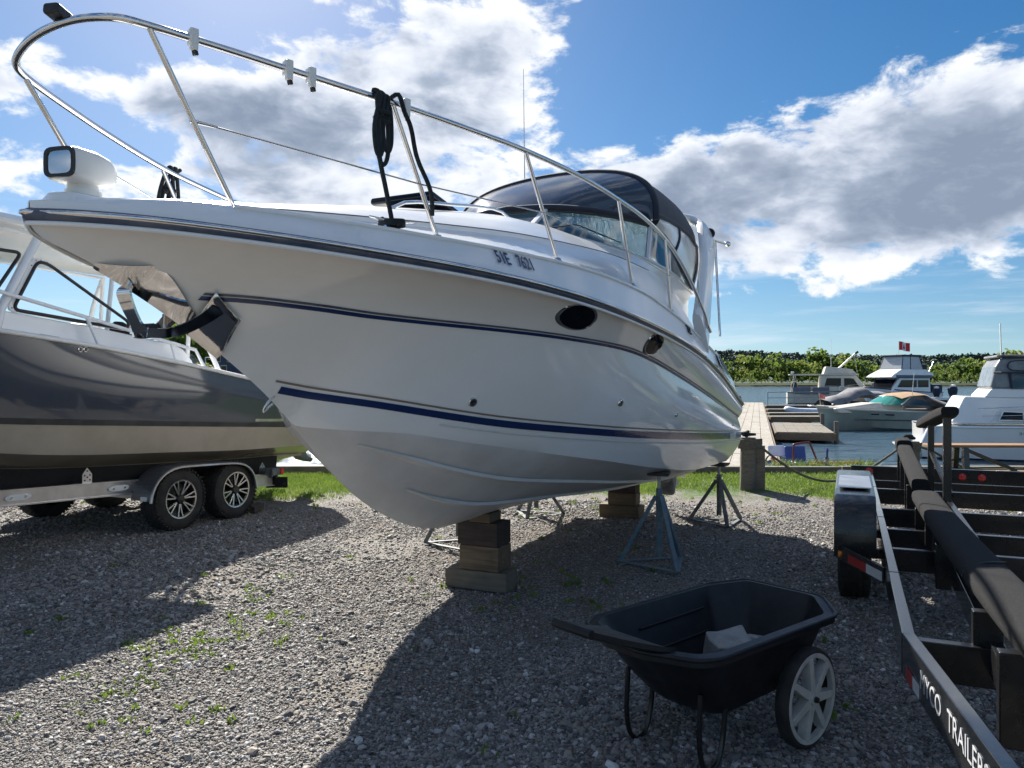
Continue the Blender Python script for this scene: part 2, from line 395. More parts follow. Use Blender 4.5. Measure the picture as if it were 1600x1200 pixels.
# loose stones lying on the yard: nobody could count them
def pebble_group():
    ng = bpy.data.node_groups.new('pebbles', 'GeometryNodeTree')
    ng.interface.new_socket('Geometry', in_out='INPUT', socket_type='NodeSocketGeometry'); ng.interface.new_socket('Geometry', in_out='OUTPUT', socket_type='NodeSocketGeometry')
    T = NT(ng); gi = T.new('NodeGroupInput'); go = T.new('NodeGroupOutput')
    jo = T.new('GeometryNodeJoinGeometry')
    for k in range(3):
        ic = T.new('GeometryNodeMeshIcoSphere', i_Radius=1., i_Subdivisions=2 if k else 1)
        pos = T.new('GeometryNodeInputPosition').outputs[0]
        nz = T.new('ShaderNodeTexNoise', i_Vector=T.vm('ADD', pos, (k*9.7, 3.1, 1.)), i_Scale=.9, i_Detail=1.)
        off = T.vm('SCALE', T.vm('SUBTRACT', nz.outputs[1], (.5, .5, .5)), scale=1.5)
        sp = T.new('GeometryNodeSetPosition', i_Geometry=ic.outputs[0], i_Offset=off)
        T.l.new(T.new('GeometryNodeGeometryToInstance', i_0=sp.outputs[0]).outputs[0], jo.inputs[0])
    def att(nm, tp): n = T.new('GeometryNodeInputNamedAttribute', data_type=tp); n.inputs[0].default_value = nm; return n.outputs[0]
    ip = T.new('GeometryNodeInstanceOnPoints', i_Points=gi.outputs[0], i_Instance=jo.outputs[0])
    ip.inputs['Pick Instance'].default_value = True
    T.l.new(att('pick', 'INT'), ip.inputs['Instance Index']); T.l.new(att('rot', 'FLOAT_VECTOR'), ip.inputs['Rotation']); T.l.new(att('scl', 'FLOAT_VECTOR'), ip.inputs['Scale'])
    sm = T.new('GeometryNodeSetMaterial', i_Geometry=ip.outputs[0]); sm.inputs['Material'].default_value = pebble_m
    T.l.new(sm.outputs[0], go.inputs[0]); return ng
pebble_m = bpy.data.materials.new('loose stone'); pebble_m.use_nodes = True; t = NT(pebble_m.node_tree); b = t.n['Principled BSDF']
rnd = t.new('ShaderNodeAttribute', attribute_type='INSTANCER', attribute_name='tone').outputs['Fac']
pc = t.ramp(rnd, [(0, (.048, .045, .047)), (.18, (.105, .10, .098)), (.40, (.185, .175, .168)), (.58, (.265, .232, .198)), (.75, (.295, .285, .28)), (.90, (.44, .43, .42)), (1, (.72, .71, .69))])
t.l.new(pc, b.inputs['Base Color']); b.inputs['Roughness'].default_value = .75
NP = 330000
u_ = rng.random(NP); d_ = 3.0*np.exp(u_*math.log(11.2/3.0)*1.0)          # denser near the eye
keep_w = .78; px_ = (rng.random(NP)*2-1)*keep_w*d_
def vnoise(x, y):
    return (np.sin(x*1.3+.7)*.5+np.sin(x*2.9+y*1.7)*.3+np.sin(x*6.1-y*3.3)*.2)
along = px_*.893-d_*.45; track = np.sin(along*2.3+.6*np.sin(d_*.5)+.4)+.5*np.sin(px_*3.1+d_*2.3)+.35*np.sin(px_*7.3-d_*5.1)
worn = np.where(track > .65, .38, 1.0)                                # worn wheel tracks keep fewer loose stones
thin = rng.random(NP) < worn*np.clip((11.3+vnoise(px_, d_)*.5-d_)*1.4, .03, 1); d_ = d_[thin]; px_ = px_[thin]; NP = len(d_)
size = rng.lognormal(0, .46, NP)*.0054*np.clip(.75+d_*.055, .9, 1.4)*(1+.35*np.sin(px_*.9+1)*np.sin(d_*.7)); size = np.clip(size, .003, .030)
zz_ = .012*np.sin(px_*1.1+.4)*np.sin(d_*.9)+.007*np.sin(px_*2.7+d_*1.9)+.004*np.sin(px_*5.3-d_*4.1)
me = bpy.data.meshes.new('gravel'); me.from_pydata(np.column_stack([px_, d_, zz_+size*.28]).tolist(), [], [])
a = me.attributes.new('scl', 'FLOAT_VECTOR', 'POINT'); a.data.foreach_set('vector', np.column_stack([size*rng.uniform(.8, 1.5, NP), size*rng.uniform(.7, 1.2, NP), size*rng.uniform(.45, .85, NP)]).ravel())
a = me.attributes.new('rot', 'FLOAT_VECTOR', 'POINT'); a.data.foreach_set('vector', np.column_stack([rng.normal(0, .35, NP), rng.normal(0, .35, NP), rng.uniform(0, 6.28, NP)]).ravel())
a = me.attributes.new('pick', 'INT', 'POINT'); a.data.foreach_set('value', rng.integers(0, 3, NP).astype(np.int32))
a = me.attributes.new('tone', 'FLOAT', 'POINT'); a.data.foreach_set('value', np.clip(rng.beta(2.2, 2.2, NP), 0, 1))
gravel = bpy.data.objects.new('gravel', me); COL.objects.link(gravel); me.materials.append(pebble_m)
gravel.modifiers.new('stones', 'NODES').node_group = pebble_group(); gravel['kind'] = 'stuff'; gravel['label'] = 'loose grey crushed stone covering the boatyard'

# grass blades: the strip by the water and tufts creeping into the stones
def blades(pts, hmin, hmax, w):
    n = len(pts); a = rng.uniform(0, 6.283, n); h = rng.uniform(hmin, hmax, n); ln = rng.uniform(.15, .9, n)*h; b_ = rng.uniform(0, 6.283, n)
    dx, dy = np.cos(a)*w/2, np.sin(a)*w/2; lx, ly = np.cos(b_)*ln, np.sin(b_)*ln
    p = np.asarray(pts); v = np.zeros((n, 5, 3))
    v[:, 0] = p+np.column_stack([dx, dy, 0*h]); v[:, 1] = p-np.column_stack([dx, dy, 0*h])
    v[:, 2] = p+np.column_stack([lx*.35-dx*.8, ly*.35-dy*.8, h*.6]); v[:, 3] = p+np.column_stack([lx*.35+dx*.8, ly*.35+dy*.8, h*.6])
    v[:, 4] = p+np.column_stack([lx, ly, h])
    i = np.arange(n)[:, None]*5
    return v.reshape(-1, 3), np.hstack([i, i+1, i+2, i+3]), np.hstack([i+3, i+2, i+4])
def blade_object(name, pts, hmin, hmax, w, mt, label):
    v, q, tr = blades(pts, hmin, hmax, w)
    me = bpy.data.meshes.new(name); me.from_pydata(v.tolist(), [], q.tolist()+tr.tolist()); me.materials.append(mt)
    o = bpy.data.objects.new(name, me); COL.objects.link(o); o['kind'] = 'stuff'; o['label'] = label; return o
gr = bpy.data.materials.new('grass blades'); gr.use_nodes = True; t = NT(gr.node_tree); b = t.n['Principled BSDF']
Pp = t.new('ShaderNodeNewGeometry').outputs['Position']
gc = t.ramp(t.noise(Pp, 2.3, 6., .7), [(.25, (.07, .115, .016)), (.45, (.12, .19, .026)), (.6, (.17, .235, .04)), (.78, (.26, .26, .09))])
t.l.new(gc, b.inputs['Base Color']); b.inputs['Roughness'].default_value = .55
tr_ = t.new('ShaderNodeBsdfTranslucent', i_Color=gc); mx = t.new('ShaderNodeMixShader', i_0=.45); t.l.new(b.outputs[0], mx.inputs[1]); t.l.new(tr_.outputs[0], mx.inputs[2]); t.l.new(mx.outputs[0], t.n['Material Output'].inputs[0])
NG = 150000; gx = rng.uniform(-11, 10, NG); gy = rng.uniform(10.0, SHORE-.02, NG)
lim = 11.75+vnoise(gx*1.7, gy)*.65+np.sin(gx*.8)*.25-(gx < -2.2)*.4
k_ = rng.random(NG) < np.clip((gy-lim+.35)*1.3, 0, 1); gp = np.column_stack([gx[k_], gy[k_], 0*gx[k_]])
blade_object('grass', gp, .03, .085, .009, gr, 'short sunlit grass along the water edge')
# weeds in the gravel, thickest along a worn wheel track
tp = []
for _ in range(900):
    s = random.random(); c = gnd(130+s*330+random.gauss(0, 34), 1090-s*150+random.gauss(0, 30)); tp.append(c) if random.random() < .3+.5*abs(math.sin(s*9)) else None
for _ in range(160): tp.append(gnd(random.uniform(0, 1600), random.uniform(800, 1180)))
for _ in range(900):
    c = Vector((random.uniform(-6, 7), random.uniform(9.2, 11.8), 0)); tp.append(c) if random.random() < .6 else None
for _ in range(240): c = gnd(random.gauss(850, 90), random.gauss(900, 40)); tp.append(c)
cl = []
for c in tp:
    if random.random() < .20:
        for _ in range(random.randint(5, 16)): cl.append((c.x+random.gauss(0, .022), c.y+random.gauss(0, .022), .004))
blade_object('weeds', cl, .010, .04, .016, gr, 'small green weeds growing through the gravel')

# water
wm = bpy.data.materials.new('lake water'); wm.use_nodes = True; t = NT(wm.node_tree); b = t.n['Principled BSDF']
b.inputs['Base Color'].default_value = (.045, .085, .12, 1); b.inputs['Roughness'].default_value = .16; b.inputs['IOR'].default_value = 1.33
Pp = t.new('ShaderNodeNewGeometry').outputs['Position']
w1 = t.noise(t.vm('MULTIPLY', Pp, (.9, 2.2, 1)), 1.3, 5., .62, .4); w2 = t.noise(t.vm('MULTIPLY', Pp, (.35, .8, 1)), .55, 4., .6); w3 = t.noise(t.vm('MULTIPLY', Pp, (.12, .30, 1)), .8, 5., .65)
t.l.new(t.new('ShaderNodeBump', i_Strength=1., i_Distance=.5, i_Height=t.m('ADD', t.m('MULTIPLY', w1, .35), t.m('ADD', t.m('MULTIPLY', w2, 1.), t.m('MULTIPLY', w3, 3.5)))).outputs[0], b.inputs['Normal'])
WZ = -.55
struct('water', MB().poly([(-3000, SHORE-.3, WZ), (3000, SHORE-.3, WZ), (3000, 6000, WZ), (-3000, 6000, WZ)]), wm)

# far shore: a low bank, a wood that reads as one mass, a wooded ridge behind
leaf = bpy.data.materials.new('far foliage'); leaf.use_nodes = True; t = NT(leaf.node_tree); b = t.n['Principled BSDF']
at = t.new('ShaderNodeAttribute', attribute_name='tone').outputs['Fac']
lc = t.ramp(at, [(0, (.055, .10, .022)), (.35, (.11, .17, .030)), (.7, (.17, .22, .045)), (1, (.24, .24, .07))])
t.l.new(lc, b.inputs['Base Color']); b.inputs['Roughness'].default_value = .7
tr_ = t.new('ShaderNodeBsdfTranslucent', i_Color=lc); mx = t.new('ShaderNodeMixShader', i_0=.55); t.l.new(b.outputs[0], mx.inputs[1]); t.l.new(tr_.outputs[0], mx.inputs[2]); t.l.new(mx.outputs[0], t.n['Material Output'].inputs[0])
soil = mat('shore soil', (.020, .030, .010), .95, col2=(.03, .035, .014), vs=.05, spec=.1)
ridge_m = mat('ridge floor', (.030, .055, .040), .95, col2=(.038, .065, .042), vs=.02)
bark = mat('bark', (.07, .055, .042), .9, col2=(.04, .032, .026), vs=8, bump=.5, bs=30)
FD = 400.
m = MB(); m.grid([[(x, y, WZ-.3 if y == FD-14 else (.0 if y < FD+40 else 1)) for x in np.linspace(-2600, 2600, 60)] for y in (FD-14, FD-6, FD+20, FD+200, FD+1100)])
struct('far_shore', m, soil)
def crown_cards(c, rx, rz_c, n, size, tone):
    """leaf clumps spread through the crown volume: shells of small facing-random quads round several lobes"""
    V_, T_ = [], []
    lobes = [(Vector((random.gauss(0, .42)*rx, random.gauss(0, .42)*rx, random.uniform(-.55, .75)*rz_c)), random.uniform(.35, .6)) for _ in range(9)]
    for _ in range(n):
        l, lr = random.choice(lobes); d = Vector((random.gauss(0, 1), random.gauss(0, 1), random.gauss(0, 1))).normalized()*random.uniform(.55, 1.05)*lr
        p = Vector((l.x+d.x*rx, l.y+d.y*rx, l.z+d.z*rz_c*.75))+Vector(c)
        nn = (d+Vector((random.gauss(0, .5), random.gauss(0, .5), random.gauss(0, .5)+.3))).normalized(); a = nn.orthogonal().normalized(); bb = nn.cross(a); s = size*random.uniform(.55, 1.3); an = random.uniform(0, 3.1); a, bb = a*math.cos(an)+bb*math.sin(an), bb*math.cos(an)-a*math.sin(an)
        V_ += [p-a*s-bb*s*.5, p+a*s*.2-bb*s, p+a*s+bb*s*.4, p-a*s*.3+bb*s]; T_ += [min(1, max(0, tone+random.gauss(0, .09)))]*4
    return V_, T_
def cards_mesh(name, V_, T_, mt):
    n = len(V_)//4; me = bpy.data.meshes.new(name); me.from_pydata([tuple(v) for v in V_], [], [(4*i, 4*i+1, 4*i+2, 4*i+3) for i in range(n)]); me.materials.append(mt)
    a = me.attributes.new('tone', 'FLOAT', 'POINT'); a.data.foreach_set('value', np.array(T_, np.float32)); return me
VV, TT = [], []
random.seed(21)
for row, (dy, hh, stp) in enumerate(((-7, 3.2, 2.0), (0, 6.5, 3.0), (7, 9, 3.4), (14, 11, 3.6), (24, 12.5, 4.2))):
    x = 60.
    while x < 330:
        h = hh*random.uniform(.66, 1.26)*(1+.16*math.sin(x*.05)+.10*math.sin(x*.17+row)); r = h*random.uniform(.26, .38)
        v_, t_ = crown_cards((x, FD+dy+random.uniform(-3, 3), .6+h*.55), r, h*.50, (60, 130, 170, 190, 190)[row], h*.060, random.choice((.2, .35, .5, .6, .75, .45)))
        VV += v_; TT += t_; x += stp*random.uniform(.6, 1.4)
o = obj('far_wood', cards_mesh('far_wood', VV, TT, leaf), None); o['kind'] = 'stuff'; o['label'] = 'green deciduous wood along the far shore'
# trunks of the wood are lost in shade at this distance; the ridge behind carries its own canopy
rz2 = lambda x: 23+5*math.sin(x*.004+1)+4*math.sin(x*.011)+5*math.sin(x*.0023+.5)+(x-350)*.008
m = MB(); m.grid([[(x, 900+dy, rz2(x)*hh_-1) for x in np.linspace(-2400, 2400, 120)] for dy, hh_ in ((-260, .02), (-120, .55), (0, 1.), (250, 1.))]); struct('ridge', m, ridge_m, smooth=60)
VV, TT = [], []
for _ in range(1500):
    x = random.uniform(130, 760); s = random.random(); y = 900-120*(1-s) if s < .6 else 900+random.uniform(-20, 20); z = rz2(x)*(.55+.45*s if s < .6 else 1.)
    v_, t_ = crown_cards((x, y, z+1), random.uniform(5, 9), random.uniform(4, 6), 34, 1.35, random.uniform(0, .2)); VV += v_; TT += t_
leaf2 = bpy.data.materials.new('ridge foliage'); leaf2.use_nodes = True; t = NT(leaf2.node_tree); b = t.n['Principled BSDF']
at = t.new('ShaderNodeAttribute', attribute_name='tone').outputs['Fac']
t.l.new(t.ramp(at, [(0, (.03, .058, .042)), (.3, (.045, .08, .05)), (1, (.07, .11, .05))]), b.inputs['Base Color']); b.inputs['Roughness'].default_value = .85
o = obj('ridge_wood', cards_mesh('ridge_wood', VV, TT, leaf2), None); o['kind'] = 'stuff'; o['label'] = 'dark wooded ridge behind the far shore'

# ================================================================== the white motor cruiser on blocks
BT = Frame((-.23, 6.4), (-.45, -.893))
boat = thing('motor_cruiser', 'white cabin cruiser with navy stripe propped on timber blocks and jack stands', 'boat', (BT.K.x, BT.K.y, 0), BT.rz)
FB, FT = 3.745, -3.9
def bs(f):
    if f < -.5: return 1.45-max(0, -1.5-f)*.03
    return 1.45*max(0, 1-((f+.5)/4.245)**2.3)**.78
zs = hermite([(-3.9, 1.43), (-3.73, 1.47), (-2.46, 1.78), (-1.12, 2.0), (.28, 2.14), (1.2, 2.225), (1.99, 2.28), (2.58, 2.31), (3.11, 2.34), (3.51, 2.36), (3.745, 2.365)])
zkeel = hermite([(-3.9, .46), (-2, .53), (0, .60), (.48, .60), (.8, .62), (1.09, .69), (1.43, .83), (1.7, .98), (1.97, 1.19), (2.23, 1.43), (2.48, 1.64), (2.81, 1.86), (3.06, 2.01), (3.3, 2.13), (3.46, 2.20), (3.59, 2.245), (3.70, 2.285), (3.745, 2.33)])
chine = hermite([(-3.9, 1.2, .745), (-2.47, 1.19, .79), (-1.1, 1.14, .936), (-.06, 1.03, 1.09), (.475, .91, 1.17), (.93, .785, 1.245), (1.38, .62, 1.32), (1.79, .42, 1.395), (2.05, .24, 1.42), (2.27, .0, 1.45)])
knuck = hermite([(-3.9, 1.335, 1.265), (-2.18, 1.355, 1.57), (-1, 1.345, 1.767), (.12, 1.275, 1.937), (.95, 1.11, 1.99), (1.48, .93, 2.014), (1.93, .75, 2.03), (2.26, .57, 2.05), (2.56, .39, 2.08), (2.9, .19, 2.10), (3.1, .08, 2.1), (3.22, 0, 2.105)])
def section(f):
    """port half section keel -> sheer: fixed point count, corners kept at chine and knuckle"""
    k = (0., zkeel(f)); sh = (bs(f), zs(f)); pts = []
    cb, cz = chine(f) if f < 2.26 else (0., 0.)
    kb, kz = knuck(f) if f < 3.21 else (0., 0.)
    if f >= 2.26: cb, cz = k
    if f >= 3.21: kb, kz = k
    cb = max(cb, 0); cz = max(cz, k[1]); kz = max(kz, cz)
    for i in range(9):                       # bottom, slightly convex, chine flat at the edge
        s = i/8; pts.append((cb*s, k[1]+(cz-k[1])*(s**1.0)+.05*cb*math.sin(math.pi*s)*(-.6)))
    fl = max(0, min(1, (f+1)/3.5))           # flare grows to the bow
    for i in range(1, 11):
        s = i/10; bulge = .10*(1-fl)*(cz < kz)-.045*fl
        pts.append((cb+(kb-cb)*s+bulge*math.sin(math.pi*s)*min(1, kb*2), cz+(kz-cz)*s))
    for i in range(1, 7):
        s = i/6; bulge = .03*(1-fl)-.06*fl*min(1, sh[0]*2)
        w = kb+(sh[0]-kb)*s+bulge*math.sin(math.pi*s)
        pts.append((max(w, 0) if i < 6 else sh[0], kz+(sh[1]-kz)*s))
    return pts
def hull_b(f, z):
    p = section(f); q = p[8:]
    for a, b in zip(q[:-1], q[1:]):
        if a[1] <= z <= b[1]+1e-9:
            s = (z-a[1])/max(b[1]-a[1], 1e-6); return a[0]+(b[0]-a[0])*s
    return q[-1][0] if z > q[-1][1] else q[0][0]
fst = [FT+i*.12 for i in range(49)]+list(np.linspace(1.92, 2.48, 21))+list(np.linspace(2.52, 3.6, 24))+[3.65, 3.69, 3.72, 3.737, 3.745]
m = MB(); rows = []
for f in fst:
    sc = section(f); rows.append([(f, -a, z) for a, z in sc[::-1]]+[(f, a, z) for a, z in sc[1:]])
nb = len(rows[0]); mid = nb//2
for i in range(len(rows)-1):
    for k in range(nb-1):
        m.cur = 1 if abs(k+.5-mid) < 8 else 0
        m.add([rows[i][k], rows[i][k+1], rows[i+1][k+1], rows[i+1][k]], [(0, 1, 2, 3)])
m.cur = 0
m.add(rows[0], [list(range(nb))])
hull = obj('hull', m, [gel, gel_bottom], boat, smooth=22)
# spray strakes on the bottom
def bottom_pt(f, frac):
    sc = section(f); x = frac*8; i = min(int(x), 7); s = x-i; return (sc[i][0]+(sc[i+1][0]-sc[i][0])*s, sc[i][1]+(sc[i+1][1]-sc[i][1])*s)
for frac, f0, f1 in ((.36, -3.8, 1.45), (.68, -3.8, 1.95)):
    for sg in (1, -1):
        m = MB(); rr = []
        for f in np.linspace(f0, f1, 44):
            w = .030*min(1, (f1-f)*2.+.12); a, z = bottom_pt(f, frac); a2, z2 = bottom_pt(f, min(frac+.001+w/max(chine(min(f, 2.2))[0], .15)*1.0, .999))
            a3, z3 = bottom_pt(f, max(frac-w*.5/max(chine(min(f, 2.2))[0], .15), 0))
            rr.append([(f, sg*a3, z3-.001), (f, sg*(a2+.006), z2-.022*min(1, w*40)), (f, sg*(a2+.010), z2+.002)])
        m.grid(rr, flip=sg < 0); obj('spray_strake', m, gel_bottom, hull, smooth=None)
# painted and moulded lines on the topsides
def band(name, lo, hi, f0, f1, mt, off=.005, parent=None, n=90, sides=(1, -1), taper=0.):
    for sg in sides:
        m = MB(); rr = []
        for i in range(n+1):
            f = f0+(f1-f0)*i/n; a, b = lo(f), hi(f)
            rr.append([(f, sg*(hull_b(f, a)+off), a), (f, sg*(hull_b(f, (a+b)/2)+off+.002), (a+b)/2), (f, sg*(hull_b(f, b)+off), b)])
        m.grid(rr, flip=sg < 0); obj(name, m, mt, parent or hull, smooth=60)
boot = hermite([(-3.86, 1.115), (-3.74, 1.118), (-2.4, 1.185), (-.44, 1.310), (.55, 1.395), (1.2, 1.465), (2.08, 1.615), (2.46, 1.694), (2.55, 1.712)])
band('boot_stripe', lambda f: boot(f)-.048-.026*min(1, max(0, (2-f)/4)), lambda f: boot(f)-.010, -3.86, 2.42, navy)
band('pinstripe', lambda f: boot(f)+.006, lambda f: boot(f)+.017, -3.86, 2.46, tan_line)
band('pinstripe', lambda f: boot(f)-.088-.026*min(1, max(0, (2-f)/4)), lambda f: boot(f)-.078-.026*min(1, max(0, (2-f)/4)), -3.86, 1.6, gel_bottom)
band('knuckle_stripe', lambda f: knuck(f)[1]-.012, lambda f: knuck(f)[1]+.006, -3.88, 3.02, navy, .004)
band('knuckle_stripe', lambda f: knuck(f)[1]+.010, lambda f: knuck(f)[1]+.020, -3.88, 3.02, rubgrey, .006)
# rub rail round the sheer
def sheer_path(off, dz, f0=FT, n=70):
    fs = [f0+(FB-f0)*(1-(1-i/n)**1.9) for i in range(n+1)]; pp = []
    for f in fs: pp.append((min(f, FB)+(off if f > 3.74 else 0), bs(f)+off*min(1, bs(f)*8), zs(f)+dz))
    return pp+[(a, -b, c) for a, b, c in pp[::-1] if b > 1e-4]
sp = sheer_path(.008, 0)
obj('rub_rail', MB().tube(sp, .025, 8, flat=.62), rubgrey, hull, smooth=60)
sp = sheer_path(.026, .006)
obj('rail_insert', MB().tube(sp, .011, 6), steel, hull, smooth=60)
sp = sheer_path(.004, -.034)
obj('rail_lip', MB().tube(sp, .010, 6), deckw, hull, smooth=60)

# ---- deck moulding: gunwale, side deck, cabin top
def deck_sec(f):
    b, z = bs(f), zs(f); q = min(1, b/.75)
    zc1 = z+.115+.05*max(0, min(1, (f+.2)/2))*0; c1 = max(b-.10*q, 0)
    zz = d_c1(f); t1 = max(b-.035*q, 0)
    z2 = d_c2(f); c2 = max(b-.38*q, 0) if f > -1.3 else 1.07
    zt = d_top(f); bx = d_box(f)
    pts = [(b, z+.004), (b-.008*q, z+.03), (t1, z+.05+(zz-z)*.12), (c1, zz), (max(c1-.03*q, 0), zz+.012), (c2+.05*q*(c1-c2), z2-.03), (c2, z2)]
    n = 6
    for i in range(1, n+1):
        s = i/n; pts.append((c2*(1-s), z2+.02+(zt-z2-.02)*(1-(1-s)**bx)))
    return pts
d_c1 = hermite([(-3.9, 1.72), (-2.6, 2.02), (-1.7, 2.16), (-.854, 2.285), (.15, 2.39), (1.25, 2.436), (2.13, 2.445), (2.63, 2.455), (3.05, 2.462), (3.28, 2.46), (3.47, 2.442), (3.63, 2.418), (3.74, 2.40)])
d_c2 = hermite([(-3.9, 1.83), (-2.6, 2.36), (-1.9, 2.60), (-1.21, 2.70), (-.42, 2.703), (.73, 2.663), (1.3, 2.637), (1.84, 2.60), (2.49, 2.556), (2.88, 2.53), (3.42, 2.465), (3.74, 2.405)])
d_top = hermite([(-3.9, 1.84), (-2.6, 2.40), (-1.2, 2.78), (-.6, 2.98), (.1, 2.99), (.57, 2.965), (1.24, 2.87), (1.83, 2.775), (2.54, 2.645), (2.96, 2.565), (3.42, 2.475), (3.74, 2.41)])
d_box = hermite([(-3.9, 1.5), (-.5, 2.4), (.5, 2.4), (1.5, 2.1), (2.6, 1.8), (3.7, 1.4)])
m = MB(); rows = []
for f in [FT+.02]+[x for x in fst[1:] if x < 3.74]+[3.743]:
    sc = deck_sec(f); rows.append([(f, -a, z) for a, z in sc]+[(f, a, z) for a, z in sc[::-1][1:]])
m.grid(rows); deck = obj('deck', m, deckw, boat, smooth=28)
def deck_z(f, tt):
    sc = deck_sec(f); tt = abs(tt)
    for a, b in zip(sc[:-1], sc[1:]):
        if b[0] <= tt <= a[0]:
            s = (tt-a[0])/min(b[0]-a[0], -1e-6); return a[1]+(b[1]-a[1])*s
    return sc[-1][1]
# crease seam along the cabin side
for off, zf, nm, mt, r in ((.0, d_c2, 'seam', rubgrey, .0035),):
    for sg in (1, -1):
        pp = []
        for f in np.linspace(-1.1, 3.0, 60):
            sc = deck_sec(f); a, z = sc[6]; pp.append((f, sg*(a+.001), z-.0))
        obj('deck_seam', MB().tube(pp, r, 5), mt, deck, smooth=60)
for sg in (1, -1):
    pp = [(f, sg*(deck_sec(f)[3][0]+.004), deck_sec(f)[3][1]+.004) for f in np.linspace(-3.2, 3.15, 80)]
    obj('toe_rail', MB().tube(pp, .012, 6), deckw, deck, smooth=60)
# registration number
def lettering(txt, size, mt, parent, name='registration_number', ext=.006, bold=.0, sx=1.0):
    cu = bpy.data.curves.new(name, 'FONT'); cu.body = txt; cu.size = size; cu.extrude = ext; cu.offset = bold; cu.align_x = 'CENTER'; cu.align_y = 'CENTER'
    tmp = bpy.data.objects.new('tmp', cu); COL.objects.link(tmp)
    dg = bpy.context.evaluated_depsgraph_get(); me = bpy.data.meshes.new_from_object(tmp.evaluated_get(dg)); bpy.data.objects.remove(tmp)
    me.materials.clear(); me.materials.append(mt); me.name = name
    if sx != 1: me.transform(Matrix.Diagonal((sx, 1, 1, 1)))
    o = bpy.data.objects.new(name, me); COL.objects.link(o); o.parent = parent; return o
def orient(o, pos, x, nrm):
    x = Vector(x).normalized(); n = Vector(nrm); n = (n-x*n.dot(x)).normalized(); y = n.cross(x)
    M = Matrix((x, y, n)).transposed().to_4x4(); M.translation = Vector(pos); o.matrix_local = M
def side_frame(f):
    sc = deck_sec(f); a, b = Vector((f, *sc[2])), Vector((f, *sc[3])); sc2 = deck_sec(f-.1); a2 = Vector((f-.1, *sc2[2]))
    x = (a2-a).normalized(); n = x.cross(b-a).normalized()
    return a, b, x, n
for k, (tx, wd) in enumerate((('51E', .20), ('7621', .26))):
    f = (1.80, 1.615)[k]
    a, b, x, n = side_frame(f)
    if n.y < 0: n = -n
    o = lettering(tx, .122, navy, deck, ext=.0015, bold=.0012, sx=.62); orient(o, a.lerp(b, .45)+n*.009, x, n)
    obj_l = o
# ---- bow rail
def P_t(x, y, tt): return BT.at_t(x, y, tt)
RT = [(-2.05, 1.415, 2.19), (-2.02, 1.40, 2.24), (-1.93, 1.375, 2.38), (-1.6, 1.335, 2.63), (-1.25, 1.31, 2.80), (-.87, 1.28, 2.93), (-.3, 1.27, 3.00), (.26, 1.25, 3.03), (.9, 1.20, 3.055), (1.51, 1.10, 3.07), (2.0, .97, 3.08), (2.44, .83, 3.09), (2.9, .66, 3.10), (3.3, .50, 3.115), (3.52, .40, 3.125), (3.60, .33, 3.135), (3.64, .20, 3.145), (3.655, .07, 3.145)]
LIST = lambda b: .12*min(1, abs(b)/.8)     # she sits a little down by the starboard side
full = RT+[(a, -b, c-LIST(b)) for a, b, c in RT[::-1]]
rail = obj('bow_rail', MB().tube(smooth_path(full, 6), .0165, 10), steel, boat, smooth=60)
ST = [((3.08, .42), (3.51, .405)), ((2.13, .885), (2.45, .83)), ((1.14, 1.15), (1.50, 1.105)), ((-.01, 1.27), (.26, 1.255)), ((-1.03, 1.29), (-.87, 1.285))]
rz_ = hermite([(a, c) for a, b, c in RT[1:16]])
for (b0, tp) in ST:
    for sg in (1, -1):
        z0 = deck_z(*b0)-.005
        base = Vector((b0[0], sg*b0[1], z0)); top = Vector((tp[0], sg*tp[1], rz_(tp[0])-.012-(LIST(tp[1]) if sg < 0 else 0)))
        st = obj('stanchion', MB().cyl(base, top, .0125, n=10), steel, rail, smooth=60)
        obj('stanchion_base', MB().cyl(base+Vector((0, 0, -.012)), base+Vector((0, 0, .012)), .034, .022, n=12), steel, st, smooth=50)
# lifeline wire
wire = [(3.31, .400, 2.805), (2.275, .862, 2.72), (1.305, 1.13, 2.735), (.10, 1.265, 2.675), (-.965, 1.29, 2.62)]
obj('lifeline', MB().tube([Vector(w)+Vector((0, .012, 0)) for w in wire], .0045, 6), steel_dull, rail, smooth=60)
obj('lifeline', MB().tube([(w[0], -w[1]-.012, w[2]) for w in wire], .0045, 6), steel_dull, rail, smooth=60)
obj('wire_terminal', MB().tube([(3.315, .405, 2.806), (3.21, .452, 2.80)], [.011, .006], 8), steel, rail, smooth=60)
# fender clips clamped on the rail
for f in (3.36, 2.975, 2.87, 2.375):
    tt = hermite([(a, b) for a, b, c in RT])(f); z = rz_(f); d = (Vector((.3, -.13, 0))).normalized()
    r0 = Matrix.Translation((f, tt, z)) @ Matrix.Rotation(math.atan2(-.40, .9), 4, 'Z')
    m = MB()
    m.add([r0 @ Vector(v) for v in MB().box((0, 0, .006), (.036, .05, .066)).v], MB().box((0, 0, 0), (1, 1, 1)).f)
    m.add([r0 @ Vector(v) for v in MB().box((0, .012, -.038), (.030, .030, .03)).v], MB().box((0, 0, 0), (1, 1, 1)).f)
    c = obj('fender_clip', m, white_pl, rail, smooth=None, bevel=.006)
    obj('clip_cam', MB().box((f, tt+.012, z-.058), (.018, .022, .026), (0, .3, 0)), black_pl, c, smooth=None, bevel=.004)
# navigation light at the head of the pulpit
obj('bow_light', MB().box((3.655, .05, 3.185), (.10, .07, .045), (0, -.15, .3)), black_pl, rail, smooth=None, bevel=.012)

